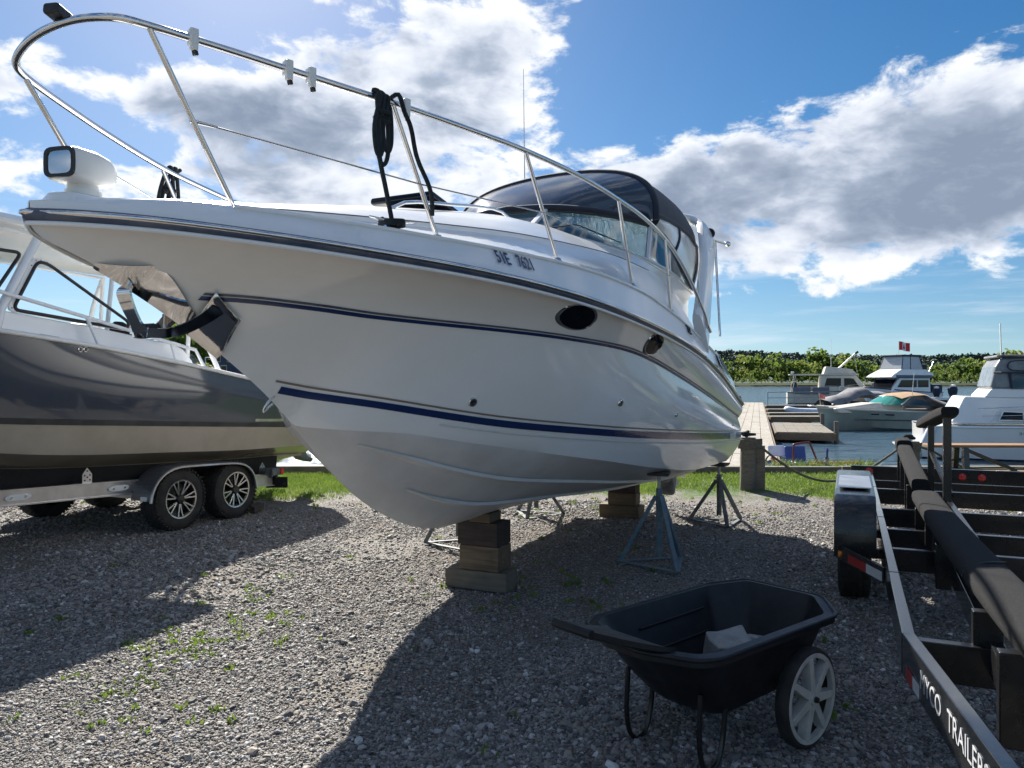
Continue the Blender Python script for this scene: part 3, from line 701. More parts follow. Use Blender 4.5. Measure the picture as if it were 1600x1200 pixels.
# ---- searchlight on the bow
sl = obj('searchlight_pad', MB().prism([(3.64, -.10, 2.40), (3.68, 0, 2.40), (3.64, .10, 2.40), (3.42, .13, 2.40), (3.38, 0, 2.40), (3.42, -.13, 2.40)], (-.01, 0, .075)), deckw, boat, smooth=None, bevel=.02)
lamp = obj('searchlight', MB().lathe([(.001, 0), (.070, 0), (.072, .03), (.060, .02), (.060, .06), (.055, .07), (.001, .07)], 28, Matrix.Translation((3.53, .02, 2.468))), white_pl, boat, smooth=40)
hx = Matrix.Translation((3.53, .02, 2.59)) @ Matrix.Rotation(R(14), 4, 'Z') @ Matrix.Diagonal((.92, .88, .82, 1))      # the lamp head looks forward and to port
def rsq(w, h, x, r=.3, n=20):
    out = []
    for k in range(n):
        a = 2*math.pi*k/n; c, s = math.cos(a), math.sin(a); e = .45
        out.append((x, w*math.copysign(abs(c)**e, c), h*math.copysign(abs(s)**e, s)))
    return out
hd = MB(); secs = [(.130, .070, .062), (.134, .086, .078), (.115, .094, .084), (.0, .100, .088), (-.08, .094, .078), (-.13, .074, .055), (-.14, .04, .03)]
hd.grid([[hx @ Vector(p) for p in rsq(w, h, x)] for x, w, h in secs], closed=True)
hd.poly([hx @ Vector(p) for p in rsq(.04, .03, -.14)])
obj('lamp_head', hd, white_pl, lamp, smooth=50)
obj('lamp_bezel', MB().ring([hx @ Vector(p) for p in rsq(.084, .076, .134)], [hx @ Vector(p) for p in rsq(.066, .058, .134)], (hx.to_3x3() @ Vector((.008, 0, 0)))), black_pl, lamp, smooth=40)
obj('lamp_lens', MB().poly([hx @ Vector(p) for p in rsq(.068, .060, .137)]), steel, lamp, smooth=None)

# ---- polished anchor roller and its stem plate
pl = MB(); fs_p = np.linspace(2.97, 3.47, 26); sp_p = (fs_p-2.97)/.5
lift_p = (.055+.045*np.sin(np.pi*np.clip((sp_p-.1)/.9, 0, 1))**2)*np.clip(.12+2.2*(1-sp_p), 0, 1)
bw = np.array([hull_b(f, zkeel(f)+l) for f, l in zip(fs_p, lift_p)]); bw = np.polyval(np.polyfit(fs_p, bw, 3), fs_p)
zk_p = np.array([zkeel(f) for f in fs_p]); zk_p = np.polyval(np.polyfit(fs_p, zk_p, 2), fs_p)
pl.grid([[(f, sg*(b_+.022)*q, z+l*q-.020*(1-q)) for sg, q in ((-1, 1), (-1, .66), (-1, .33), (1, 0), (1, .33), (1, .66), (1, 1))] for f, l, b_, z in zip(fs_p, lift_p, bw, zk_p)])
anchor_plate = obj('stem_plate', pl, steel, boat, smooth=50)
def cheek(sg):
    out = []; xs = [(3.20, 2.10), (3.14, 1.99), (3.03, 1.83), (2.93, 1.76), (2.83, 1.74), (2.74, 1.78), (2.72, 1.85), (2.78, 1.90), (2.95, 1.97), (3.07, 2.03)]
    return [(a, sg*.07, z) for a, z in xs]
def loop_band(path, w):
    P = smooth_path(path, 5, closed=True); m = MB(); n = len(P); rows = []
    for i, p in enumerate(P):
        rows.append([(p.x, -w, p.z), (p.x, w, p.z)])
    inner = []
    cx = sum((p for p in P), Vector())/n
    for p in P:
        d = (p-cx); d.normalize(); inner.append(p-d*.010)
    vs = []
    for i in range(n): vs += [(P[i].x, -w, P[i].z), (P[i].x, w, P[i].z), (inner[i].x, w, inner[i].z), (inner[i].x, -w, inner[i].z)]
    fs = []
    for i in range(n):
        j = (i+1) % n
        for k in range(4): fs.append((i*4+k, i*4+(k+1) % 4, j*4+(k+1) % 4, j*4+k))
    return m.add(vs, fs)
def strip(path, wv, th):
    """a flat polished bar: path points with half widths across y"""
    P = smooth_path([q[:3] for q in path], 6); n = len(P); hw = np.interp(np.linspace(0, 1, n), np.linspace(0, 1, len(path)), [q[3] for q in path]); rr = []
    for i, p in enumerate(P):
        d = (P[min(i+1, n-1)]-P[max(i-1, 0)]).normalized(); nn = Vector(wv); nn = (nn-d*nn.dot(d)).normalized(); o = d.cross(nn)*th
        rr.append([p-nn*hw[i]-o, p+nn*hw[i]-o, p+nn*hw[i]+o, p-nn*hw[i]+o])
    m = MB(); m.grid(rr, closed=True); m.poly(rr[0]); m.poly(rr[-1]); return m
ar = obj('anchor_roller', strip([(3.30, 0, 2.135, .03), (3.325, 0, 2.10, .045), (3.30, 0, 2.03, .04), (3.265, 0, 1.97, .035), (3.235, 0, 1.925, .055)], (0, 1, 0), .006), steel, boat, smooth=50)
for sg in (1, -1):
    obj('roller_cheek', strip([(3.245, sg*.05, 1.925, .022), (3.17, sg*.075, 1.925, .022), (3.08, sg*.095, 1.95, .026), (2.99, sg*.125, 2.005, .032), (2.93, sg*.155, 2.06, .040)], (0, .35*sg, 1), .005), steel, ar, smooth=50)
obj('roller_pin', MB().cyl((3.22, -.06, 1.945), (3.22, .06, 1.945), .022, n=14), black_pl, ar, smooth=50)
m = MB(); rr = []
for f in np.linspace(2.99, 2.80, 8):
    row = []
    for k in range(-6, 7):
        s = abs(k)/6; z = zkeel(f)+.155*s-.010*(1-s); b = hull_b(f, max(zkeel(f)+.002, z))+.022+.012*(1-s); row.append((f, math.copysign(b, k) if k else 0, z-.02*(1-s)))
    rr.append(row)
m.grid(rr); co_ = obj('stem_collar', m, steel_w, boat, smooth=60)
sd_ = co_.modifiers.new('thick', 'SOLIDIFY'); sd_.thickness = .008
# bow eye
eb = Vector((2.43, 0, zkeel(2.43)))
obj('bow_eye', MB().tube(smooth_path([eb+Vector((-.005, .02, .02)), eb+Vector((.045, .022, -.015)), eb+Vector((.055, .0, -.06)), eb+Vector((.01, -.02, -.05)), eb+Vector((-.02, 0, -.02))], 6), .007, 8), steel, boat, smooth=60)

# ---- portlights and through-hull fittings on both sides
def hull_n(f, z):
    p = Vector((f, hull_b(f, z), z)); a = Vector((f-.02, hull_b(f-.02, z), z))-p; b = Vector((f, hull_b(f, z+.015), z+.015))-p
    n = b.cross(a).normalized(); return p, (n if n.y > 0 else -n), (-a).normalized()
def portlight(px, py, tt, rw, rh, skew=0.):
    q = BT.at_t(px, py, tt)
    for _ in range(4): q = BT.at_t(px, py, hull_b(q.x, q.z))
    for sg in (1, -1):
        def el(k, o, n=28):
            out = []
            for i in range(n):
                a = 2*math.pi*i/n; f = q.x+rw*k*math.cos(a); z = q.z+.006+rh*k*math.copysign(abs(math.sin(a))**.9, math.sin(a))+skew*rw*math.cos(a); b = hull_b(f, z)
                out.append((f, sg*(b+o), z))
            return out
        vs = el(1.12, .001)+el(1.08, .011)+el(1.0, .012)+el(.97, .006); m = MB(); n = 28; m.grid([vs[i*n:(i+1)*n] for i in range(4)], closed=True)
        fr = obj('portlight_frame', m, steel, hull, smooth=45)
        obj('portlight_glass', MB().grid([el(.985, .008), el(.5, .013), el(.03, .014)], closed=True), glass_port, fr, smooth=60)
portlight(921, 497, 1.3, .185, .062, .16)
portlight(1024, 539, 1.43, .135, .074, .16)
def fitting(px, py, r, tt=1.2):
    q = BT.at_t(px, py, tt)
    for _ in range(4): q = BT.at_t(px, py, hull_b(q.x, q.z))
    p, n, x = hull_n(q.x, q.z); M = n.to_track_quat('Z', 'Y').to_matrix().to_4x4(); M.translation = p
    c = obj('hull_fitting', MB().lathe([(r, -.004), (r*1.02, .004), (r*.85, .012), (r*.55, .012), (r*.5, .002)], 20, M), steel, hull, smooth=45)
    obj('drain_hole', MB().lathe([(r*.52, .003), (.0005, .003)], 16, M), black_pl, c, smooth=None)
fitting(814, 629, .032); fitting(969, 629, .032); fitting(1056, 648, .02); fitting(1145, 663, .02)
# ---- engine-room vent near the stern
def dside(f, s):
    sc = deck_sec(f); a = Vector((f, *sc[1])); b = Vector((f, *sc[3])); return a.lerp(b, s)
for sg in (1, -1):
    q = [dside(-2.75, .55), dside(-2.75, 1.15), dside(-3.35, 1.15), dside(-3.35, .55)]
    q = [Vector((v.x, sg*(v.y+.012), v.z)) for v in q]
    vt = obj('vent', MB().prism(q, (0, sg*.012, 0)), steel_dull, deck, smooth=None, bevel=.004)
    for k in range(4):
        a = q[0].lerp(q[3], .12+.2*k); b = q[1].lerp(q[2], .12+.2*k); a2 = q[0].lerp(q[3], .25+.2*k); b2 = q[1].lerp(q[2], .25+.2*k); o = Vector((0, sg*.014, 0))
        obj('louvre', MB().prism([a.lerp(b, .15)+o, a.lerp(b, .85)+o, a2.lerp(b2, .85)+o, a2.lerp(b2, .15)+o], (0, sg*.004, 0)), black_pl, vt, smooth=None)
# emblem aft of the rail
a, b, x, n = side_frame(-1.35)
if n.y < 0: n = -n
o = lettering('ZZ', .10, black_pl, deck, 'emblem', sx=1.1); orient(o, a.lerp(b, .72)+n*.006, x, n)
o = lettering('DORAL', .085, white_pl, hull, 'maker_lettering', bold=.002, sx=1.15)
p_, n_, x_ = hull_n(-3.35, boot(-3.35)-.045); orient(o, p_+n_*.009, -x_, n_)
# ---- cleats on the side decks
def cleat(f, tt, yaw=0.):
    z = deck_z(f, tt); M = Matrix.Translation((f, tt, z)) @ Matrix.Rotation(yaw, 4, 'Z')
    m = MB(); m.tube([M @ Vector(p) for p in smooth_path([(-.125, 0, .052), (-.06, 0, .045), (0, 0, .042), (.06, 0, .045), (.125, 0, .052)], 3)], [.005]*2+[.008]*3+[.010]*3+[.008]*3+[.006, .005], 8)
    for d in (-.035, .035): m.cyl(M @ Vector((d, 0, -.005)), M @ Vector((d, 0, .04)), .013, .009, n=10)
    return obj('cleat', m, steel, deck, smooth=50)
cleat(2.42, .80, -.45); cleat(2.42, -.80, .45); cleat(-2.9, 1.27, 0)
# ---- foredeck hatch and cabin-top grab rail
hz = d_top(1.35)
m = MB(); m.box((.95, 0, d_top(.95)+.012), (.52, .52, .05), (0, -.19, 0)); obj('hatch', m, glass_dark, deck, smooth=None, bevel=.02)
for sg in (1, -1):
    g = []
    for f in np.linspace(1.9, .35, 12): g.append((f, sg*.42, deck_z(f, .42)+.045*min(1, 6*min(1.9-f, f-.35)+.0)))
    obj('grab_rail', MB().tube(g, .011, 8), steel, deck, smooth=60)
# ---- windscreen: curved, in three panes a side of the centre door
def ws(s, top, side=1):
    """s 0 centre .. 1 after corner .. 1.6 end of the wing"""
    basef = hermite([(0, .02, 0, 2.96), (.30, -.10, .36, 2.955), (.65, -.48, .78, 2.875), (1.0, -1.12, 1.05, 2.795), (1.3, -1.65, 1.12, 2.75), (1.75, -2.35, 1.16, 2.62)])
    topf = hermite([(0, -.44, 0, 3.19), (.30, -.52, .32, 3.19), (.65, -.86, .70, 3.185), (1.0, -1.45, .98, 3.165), (1.3, -1.85, 1.05, 3.06), (1.75, -2.36, 1.14, 2.66)])
    v = (topf if top else basef)(s); return Vector((v[0], side*v[1], v[2]))
wf = obj('windscreen_frame', MB().tube([ws(abs(s), True, 1 if s > 0 else -1) for s in np.linspace(-1.75, 1.75, 50)], .020, 8), black_pl, boat, smooth=60)
obj('sill', MB().tube([ws(abs(s), False, 1 if s > 0 else -1) for s in np.linspace(-1.75, 1.75, 50)], .016, 8), alu, wf, smooth=60)
for sg in (1, -1):
    for a, b in ((.0, .30), (.30, 1.0), (1.0, 1.75)):
        rr = []
        for s in np.linspace(a, b, 9):
            lo, hi = ws(s, False, sg), ws(s, True, sg); rr.append([lo.lerp(hi, k/3) for k in range(4)])
        obj('windscreen_pane', MB().grid(rr, flip=sg < 0), glass, wf, smooth=60)
    for s in (.30, 1.0): obj('mullion', MB().bar(ws(s, False, sg), ws(s, True, sg)+Vector((0, 0, .01)), .028, .05, up=(0, 1, 0)), deckw, wf, smooth=None, bevel=.006)
# coaming that carries the screen on the cabin sides
for sg in (1, -1):
    rr = []
    for s in np.linspace(.0, 1.75, 40):
        b_ = ws(s, False, sg); sc = deck_sec(b_.x); c2 = sc[6]
        out_ = Vector((b_.x+.06, sg*min(c2[0]+.0, abs(b_.y)+.16), deck_z(b_.x+.06, min(c2[0], abs(b_.y)+.16))-.01))
        rr.append([out_, out_.lerp(b_, .5)+Vector((0, sg*.012, .008)), b_+Vector((0, sg*.004, .0)), b_+Vector((-.08, -sg*.06, -.02)), b_+Vector((-.08, -sg*.06, -.5))])
    obj('coaming', MB().grid(rr, flip=sg < 0), deckw, boat, smooth=40)
# wiper
obj('wiper', MB().tube([ws(.42, False)+Vector((.05, 0, .02)), ws(.55, False)+Vector((.03, .02, .10)), ws(.8, False)+Vector((.02, .02, .06))], .006, 6), black_pl, wf, smooth=60)
# the cockpit floor and helm seen through the glass
obj('cockpit_sole', MB().box((-2.4, 0, 1.75), (2.6, 1.7, .04)), deckw, boat, smooth=None)
# ---- camper canvas
def roof(f, s):
    """s -1..1 across"""
    w = 1.06; zc = roofz(f); a = s*math.pi/2
    return Vector((f-.42*abs(math.sin(a))**3*0, w*math.copysign(abs(math.sin(a))**.85, s), zc-.60*(1-math.cos(a)**.75)))
roofz = hermite([(-1.62, 3.82), (-1.9, 3.85), (-2.5, 3.84), (-3.1, 3.72)])
def front_edge(s):
    a = s*math.pi/2; f = -1.66+.28*abs(math.sin(a))**2; return f
def cv(k, s):      # canvas surface: k 0 leading edge .. 1 trailing edge
    f = front_edge(s)*(1-k)+(-2.95)*k; return roof(f, s)
rr = [[cv(k, s) for s in np.linspace(-1, 1, 33)] for k in np.linspace(0, 1, 10)]
cvo = obj('canvas_top', MB().grid(rr), canvas, boat, smooth=60)
obj('canvas_hem', MB().tube([cv(0, s)+Vector((.0, 0, -.015)) for s in np.linspace(-1, 1, 41)], .036, 8), canvas, cvo, smooth=60)
# clear front curtain between windscreen and canvas
rr = []
for s in np.linspace(-1, 1, 33):
    top = cv(0, s); q = abs(s); bot = ws(min(q*1.02, 1.0)*1.0 if q < 1 else 1.0, True, 1 if s >= 0 else -1)+Vector((0, 0, .02))
    rr.append([bot.lerp(top, k/6)+Vector((.07*math.sin(math.pi*k/6), 0, 0)) for k in range(7)])
obj('front_curtain', MB().grid(rr), vinyl, cvo, smooth=60)
obj('curtain_hem', MB().tube([Vector(r[0])+Vector((.012, 0, .012)) for r in rr], .026, 8), canvas, cvo, smooth=60)
# side curtains
for sg in (1, -1):
    T = [cv(k, sg*.98) for k in (0, .25, .5, .75, 1)]; B = [ws(s, True, sg) for s in (1.0, 1.2, 1.4, 1.6, 1.75)]
    rr = [[b.lerp(tp, k/5)+Vector((0, sg*.03*math.sin(math.pi*k/5), 0)) for k in range(6)] for tp, b in zip(T, B)]
    obj('side_curtain', MB().grid(rr, flip=sg < 0), vinyl_w, cvo, smooth=60)
    for i, r_ in ((0, .034), (2, .020), (4, .034)):
        obj('curtain_seam', MB().tube([Vector(v)+Vector((0, sg*.008, 0)) for v in rr[i]], r_, 8, flat=.4), canvas, cvo, smooth=60)
    obj('curtain_hem', MB().tube([Vector(r[0])+Vector((0, sg*.006, .01)) for r in rr], .02, 8), canvas, cvo, smooth=60)
    obj('curtain_hem', MB().tube([Vector(r[-1])+Vector((0, sg*.004, -.01)) for r in rr], .024, 8), canvas, cvo, smooth=60)
# ---- radar arch
half = [(-1.95, 1.34, 2.16), (-2.25, 1.30, 2.50), (-2.6, 1.25, 2.95), (-2.86, 1.19, 3.28), (-2.97, 1.12, 3.42), (-3.05, .98, 3.52), (-3.10, .75, 3.57), (-3.12, .4, 3.58), (-3.12, .0, 3.585)]
ap = smooth_path(half+[(a, -b, c) for a, b, c in half[:-1][::-1]], 5)
m = MB(); rr = []
for i, p in enumerate(ap):
    s = abs(i/(len(ap)-1)*2-1); w = .085+.20*max(0, s-.45)/.55; th = .05
    d = (ap[min(i+1, len(ap)-1)]-ap[max(i-1, 0)]).normalized(); n = Vector((0, p.y, max(0, p.z-2.9)*1.6)).normalized() if p.length else Vector((0, 0, 1))
    n = (n-d*n.dot(d)).normalized(); b = d.cross(n)
    ring_ = []
    for k in range(12):
        a = 2*math.pi*k/12; c, sn = math.cos(a), math.sin(a)
        ring_.append(p+b*w*math.copysign(abs(c)**.6, c)+n*th*math.copysign(abs(sn)**.6, sn))
    rr.append(ring_)
m.grid(rr, closed=True); m.poly(rr[0]); m.poly(rr[-1])
arch = obj('radar_arch', m, deckw, boat, smooth=50)
for yy in (1.0,):
    hM = Vector((-2.96, 1.20, 3.33))
    hn = obj('horn', MB().lathe([(.018, -.16), (.022, -.06), (.055, .03), (.058, .04), (.045, .038), (.02, -.01), (.001, -.01)], 20, Matrix.Translation(hM) @ Vector((.9, .35, .05)).to_track_quat('Z', 'Y').to_matrix().to_4x4()), black_pl, arch, smooth=50)
    obj('arch_light', MB().lathe([(.001, -.035), (.03, -.02), (.036, 0), (.03, .02), (.001, .035)], 16, Matrix.Translation((-3.16, 1.36, 3.24))), steel, arch, smooth=60)
    obj('light_arm', MB().cyl((-3.0, 1.2, 3.28), (-3.15, 1.35, 3.24), .012, n=8), steel, arch, smooth=60)
    obj('arch_stay', MB().cyl((-3.08, 1.24, 3.26), (-2.95, 1.32, 2.2), .014, n=8), steel, arch, smooth=60)
obj('antenna', MB().tube([(-2.75, -.95, 3.3), (-2.75, -.95, 3.6), (-2.70, -.95, 5.45)], [.012, .009, .0035], 8), white_pl, boat, smooth=60)
# ---- stern: bathing platform and twin outdrives
obj('swim_platform', MB().prism([(-3.88, 1.25, 1.05), (-4.35, 1.05, 1.05), (-4.5, .5, 1.05), (-4.5, -.5, 1.05), (-4.35, -1.05, 1.05), (-3.88, -1.25, 1.05)], (0, 0, .07)), deckw, boat, smooth=None, bevel=.02)
for yy in (.38, -.38):
    dr = obj('outdrive', MB().prism([(-3.88, yy-.09, .82), (-4.05, yy-.09, .90), (-4.42, yy-.09, .86), (-4.50, yy-.09, .62), (-4.40, yy-.09, .44), (-4.30, yy-.09, .22), (-4.22, yy-.09, .24), (-4.20, yy-.09, .42), (-4.12, yy-.09, .56), (-3.88, yy-.09, .60)], (0, .18, 0)), greyjack, boat, smooth=None, bevel=.04)
    obj('gear_case', MB().tube([(-4.05, yy, .46), (-4.15, yy, .46), (-4.38, yy, .46), (-4.52, yy, .46)], [.01, .06, .065, .05], 14), greyjack, dr, smooth=60)
    for k in range(3):
        a = R(30+120*k); c, s_ = math.cos(a), math.sin(a); m = MB(); rr = []
        for i in range(6):
            r0 = .05+.135*i/5; w = .085*math.sin(math.pi*(.25+.7*i/5)); rr.append([(-4.56+w*.55*q, yy+r0*c-w*q*s_, .46+r0*s_+w*q*c) for q in (-1, 0, 1)])
        m.grid(rr); obj('propeller_blade', m, alu, dr, smooth=60)

# ================================================================== what the cruiser stands on
def timber_block(f, tt, z0, dims, mt, label, yaw=0., fr=BT):
    """one sawn baulk: slightly twisted, worn edges, checked ends"""
    L, Wd, Hh = dims; w = fr.world(f, tt, z0); m = MB()
    n = 6; rr = []
    for i in range(n+1):
        x = -L/2+L*i/n; j = lambda: random.uniform(-.004, .004)
        rr.append([(x, -Wd/2+j(), 0+(j() if 0 else 0)), (x, Wd/2+j(), 0), (x, Wd/2+j(), Hh), (x, -Wd/2+j(), Hh)])
    m.grid(rr, closed=True); m.poly(rr[0]); m.poly(rr[-1])
    o = obj('timber_block', m, mt, bevel=.007, smooth=None); o.location = w; o.rotation_euler = (0, 0, fr.rz+R(90)+yaw)
    return tag(o, label, 'timber', 'timber blocks under the cruiser')
timber_block(.02, -.02, .004, (.56, .22, .155), timber_g, 'long pale baulk at the bottom of the stack under the bow', .05)
timber_block(.0, .01, .162, (.36, .24, .20), timber, 'square tan timber second from the bottom of the bow stack', .02)
timber_block(.0, .0, .365, (.37, .25, .19), timber_d, 'dark creosoted timber third up in the bow stack', .0)
timber_block(.02, .02, .557, (.19, .22, .075), timber, 'thin timber packing directly under the keel at the bow', .06)
timber_block(-3.62, -.03, .004, (.52, .22, .17), timber, 'wide baulk at the bottom of the stack under the stern', -.04)
timber_block(-3.62, .0, .177, (.36, .20, .15), timber, 'reddish middle timber of the stack under the stern', .03)
timber_block(-3.62, .0, .330, (.35, .20, .125), timber_d, 'top timber of the stack under the stern', .0)

def jack_stand(c, top, yaw, mt, label, ru=.36, tilt=(0, 0)):
    j = thing('jack_stand', label, 'jack stand', (c[0], c[1], 0), yaw, 'jack stands holding up the cruiser')
    hz_ = min(.64, top-.2)
    feet = [Vector((ru*math.cos(a), ru*math.sin(a), .02)) for a in (R(90), R(210), R(330))]
    obj('sleeve', MB().cyl((0, 0, .10), (0, 0, hz_+.04), .030, n=14), mt, j, smooth=50)
    obj('foot_ring', MB().bar(feet[0], feet[1], .045, .012).bar(feet[1], feet[2], .045, .0125).bar(feet[2], feet[0], .045, .0115), mt, j, smooth=None, bevel=.002)
    for k, p in enumerate(feet):
        lg = obj('leg', MB().bar(p+Vector((0, 0, .0)), (p.x*.09, p.y*.09, hz_), .040, .038), mt, j, smooth=None, bevel=.004)
    obj('screw', MB().cyl((0, 0, hz_), (0, 0, top-.03), .016, n=12), galv, j, smooth=50)
    obj('adjusting_nut', MB().cyl((0, 0, hz_+.03), (0, 0, hz_+.075), .032, n=6).cyl((-.16, 0, hz_+.055), (.16, 0, hz_+.055), .008, n=6), mt, j, smooth=None)
    obj('head_plate', MB().box((0, 0, top-.018), (.20, .18, .012), (tilt[0], tilt[1], 0)), mt, j, smooth=None, bevel=.003)
    obj('pad', MB().box((0, 0, top-.002), (.26, .2, .022), (tilt[0], tilt[1], 0)), timber_d, j, smooth=None, bevel=.004)
    return j
def under(f, tt): # hull bottom height above the ground at a place
    sc = section(f)
    for a, b in zip(sc[:8], sc[1:9]):
        if a[0] <= tt <= b[0]: return a[1]+(b[1]-a[1])*(tt-a[0])/(b[0]-a[0])
    return sc[8][1]
for (px, py, mt, lb, yw) in ((1036, 884, bluejack, 'blue painted jack stand under the port chine beside the black cart', R(75)), (1134, 818, greyjack, 'dark jack stand under the port quarter near the piling', R(60))):
    c = gnd(px, py); q = BT.loc(c); tt = min(q.y, chine(q.x)[0]-.07); w = BT.world(q.x, tt, 0); a = under(q.x, tt)
    jack_stand((w.x, w.y), a-.012, yw, mt, lb)
for (f, tt, lb, yw) in ((-1.30, -1.02, 'grey jack stand under the starboard chine behind the bow blocks', R(200)), (-3.30, -1.06, 'grey jack stand under the starboard quarter behind the stern blocks', R(160))):
    w = BT.world(f, tt, 0); jack_stand((w.x, w.y), under(f, -tt)-.012, yw, greyjack, lb)

# ================================================================== grey fishing boat on its aluminium trailer
LB = Frame((-4.887, 9.318), (-.407, -.914))
fb = thing('fishing_boat', 'grey hulled fishing boat with white cabin and hardtop sitting on a trailer', 'boat', (LB.K.x, LB.K.y, 0), LB.rz)
LF, LA = 5.0, -2.7
l_b = lambda f: 1.24 if f < .8 else 1.24*max(0, 1-((f-.8)/4.2)**2.2)**.8
l_zs = hermite([(-2.7, 1.47), (-2.06, 1.575), (-.96, 1.76), (-.14, 1.89), (1.1, 2.06), (2.06, 2.17), (5.0, 2.50)])
l_zc = hermite([(-2.7, .775), (-2, .81), (-1.32, .825), (.2, .905), (1.22, .965), (2, 1.05), (3.5, 1.35), (5.0, 2.3)])
l_bc = hermite([(-2.7, 1.10), (.5, 1.10), (1.5, 1.06), (2.5, .85), (3.5, .5), (4.6, .1), (5.0, .0)])
l_zk = hermite([(-2.7, .40), (-1, .46), (1, .56), (2.2, .67), (3.2, .95), (4.2, 1.6), (4.8, 2.2), (5.0, 2.45)])
l_zt = hermite([(-2.7, 1.07), (-1.96, 1.11), (.7, 1.265), (2.04, 1.35), (5., 1.62)])
def l_sec(f):
    p = []; b, z = l_b(f), l_zs(f); cb, cz, k = min(l_bc(f), b), l_zc(f), l_zk(f); cz = max(cz, k); cz = min(cz, z)
    for i in range(6): s = i/5; p.append((cb*s, k+(cz-k)*s))
    for i in range(1, 13):
        s = i/12; p.append((cb+(b-cb)*s+.035*math.sin(math.pi*s)*max(0, min(1, (3.2-f)/2)), cz+(z-cz)*s))
    return p
def l_side(f, z):
    q = l_sec(f)[5:]
    for a, b in zip(q[:-1], q[1:]):
        if a[1] <= z <= b[1]: return a[0]+(b[0]-a[0])*(z-a[1])/max(b[1]-a[1], 1e-6)
    return q[-1][0]
fs_ = list(np.linspace(LA, 4.2, 50))+[4.4, 4.6, 4.8, 4.9, 4.97, 5.0]; m = MB(); rows = []
for f in fs_:
    sc = l_sec(f); rows.append([(f, -a, z) for a, z in sc[::-1]]+[(f, a, z) for a, z in sc[1:]])
n_ = len(rows[0])
for i in range(len(rows)-1):
    for k in range(n_-1):
        zc_ = (rows[i][k][2]+rows[i][k+1][2])/2; f = rows[i][k][0]
        m.cur = 0
        m.add([rows[i][k], rows[i][k+1], rows[i+1][k+1], rows[i+1][k]], [(0, 1, 2, 3)])
m.add(rows[0], [list(range(n_))])
lh = obj('hull', m, [sand], fb, smooth=25)
for sg in (1, -1):
    m = MB(); m.grid([[(f, sg*(l_side(f, max(z, l_zc(f)+.001))+.004), z) for z in np.linspace(l_zt(f), l_zs(f), 9)] for f in np.linspace(LA, 4.6, 60)], flip=sg < 0)
    obj('topside', m, greyhull, lh, smooth=50)
    m = MB(); m.grid([[(f, sg*(l_side(f, z)+.007), z) for z in (l_zt(f)-.03, l_zt(f)+.028)] for f in np.linspace(LA, 4.4, 60)], flip=sg < 0)
    obj('boot_stripe', m, antif, lh, smooth=50)
    m = MB(); m.grid([[(f, sg*(l_side(f, z)+.008), z) for z in (1.18+.04*(f+1.5), 1.215+.04*(f+1.5))] for f in np.linspace(LA, -1.2, 12)], flip=sg < 0)
    obj('name_bar', m, alu, lh, smooth=50)
    obj('rub_rail', MB().tube([(f, sg*(l_b(f)+.012), l_zs(f)) for f in np.linspace(LA, 4.95, 60)], .024, 8), white_pl, lh, smooth=60)
    rr = [[(f, sg*(a+.01), z) for a, z in (bottom for bottom in [(l_sec(f)[3][0], l_sec(f)[3][1]-.002), (l_sec(f)[3][0]+.03, l_sec(f)[3][1]-.02), (l_sec(f)[3][0]+.05, l_sec(f)[3][1]+.015)])] for f in np.linspace(LA, 3, 30)]
    obj('spray_strake', MB().grid(rr, flip=sg < 0), sand, lh, smooth=None)
m = MB(); m.grid([[(f, y*l_b(f), l_zs(f)+.012+.03*(1-y*y)) for y in np.linspace(-1, 1, 9)] for f in list(np.linspace(2.6, 4.98, 16))]); 
m.grid([[(f, sg*l_b(f), l_zs(f)+.013) for sg in (1, .80)] for f in np.linspace(LA, 2.6, 20)]); m.grid([[(f, sg*l_b(f), l_zs(f)+.013) for sg in (-1, -.80)] for f in np.linspace(LA, 2.6, 20)])
obj('deck', m, deckw, fb, smooth=40)
obj('cockpit_sole', MB().box((0, 0, 1.25), (5.2, 2.0, .04)), white_pl, fb, smooth=None)
# vents on the side
for px in (126, 134):
    q = LB.at_t(px, 546, 1.24); y = l_side(q.x, q.z)+.006
    c = obj('vent', MB().lathe([(.028, -.004), (.028, .006), (.018, .010), (.014, .004)], 16, Matrix.Translation((q.x, y, q.z)) @ Matrix.Rotation(R(-90), 4, 'X')), steel, lh, smooth=45)
    obj('vent_hole', MB().lathe([(.015, .005), (.0005, .005)], 12, Matrix.Translation((q.x, y, q.z)) @ Matrix.Rotation(R(-90), 4, 'X')), black_pl, c, smooth=None)
obj('cleat', MB().tube([(1.62, 1.12, 2.155), (1.42, 1.12, 2.135)], .008, 8).cyl((1.57, 1.12, 2.09), (1.57, 1.12, 2.15), .009).cyl((1.47, 1.12, 2.08), (1.47, 1.12, 2.14), .009), steel, fb, smooth=50)
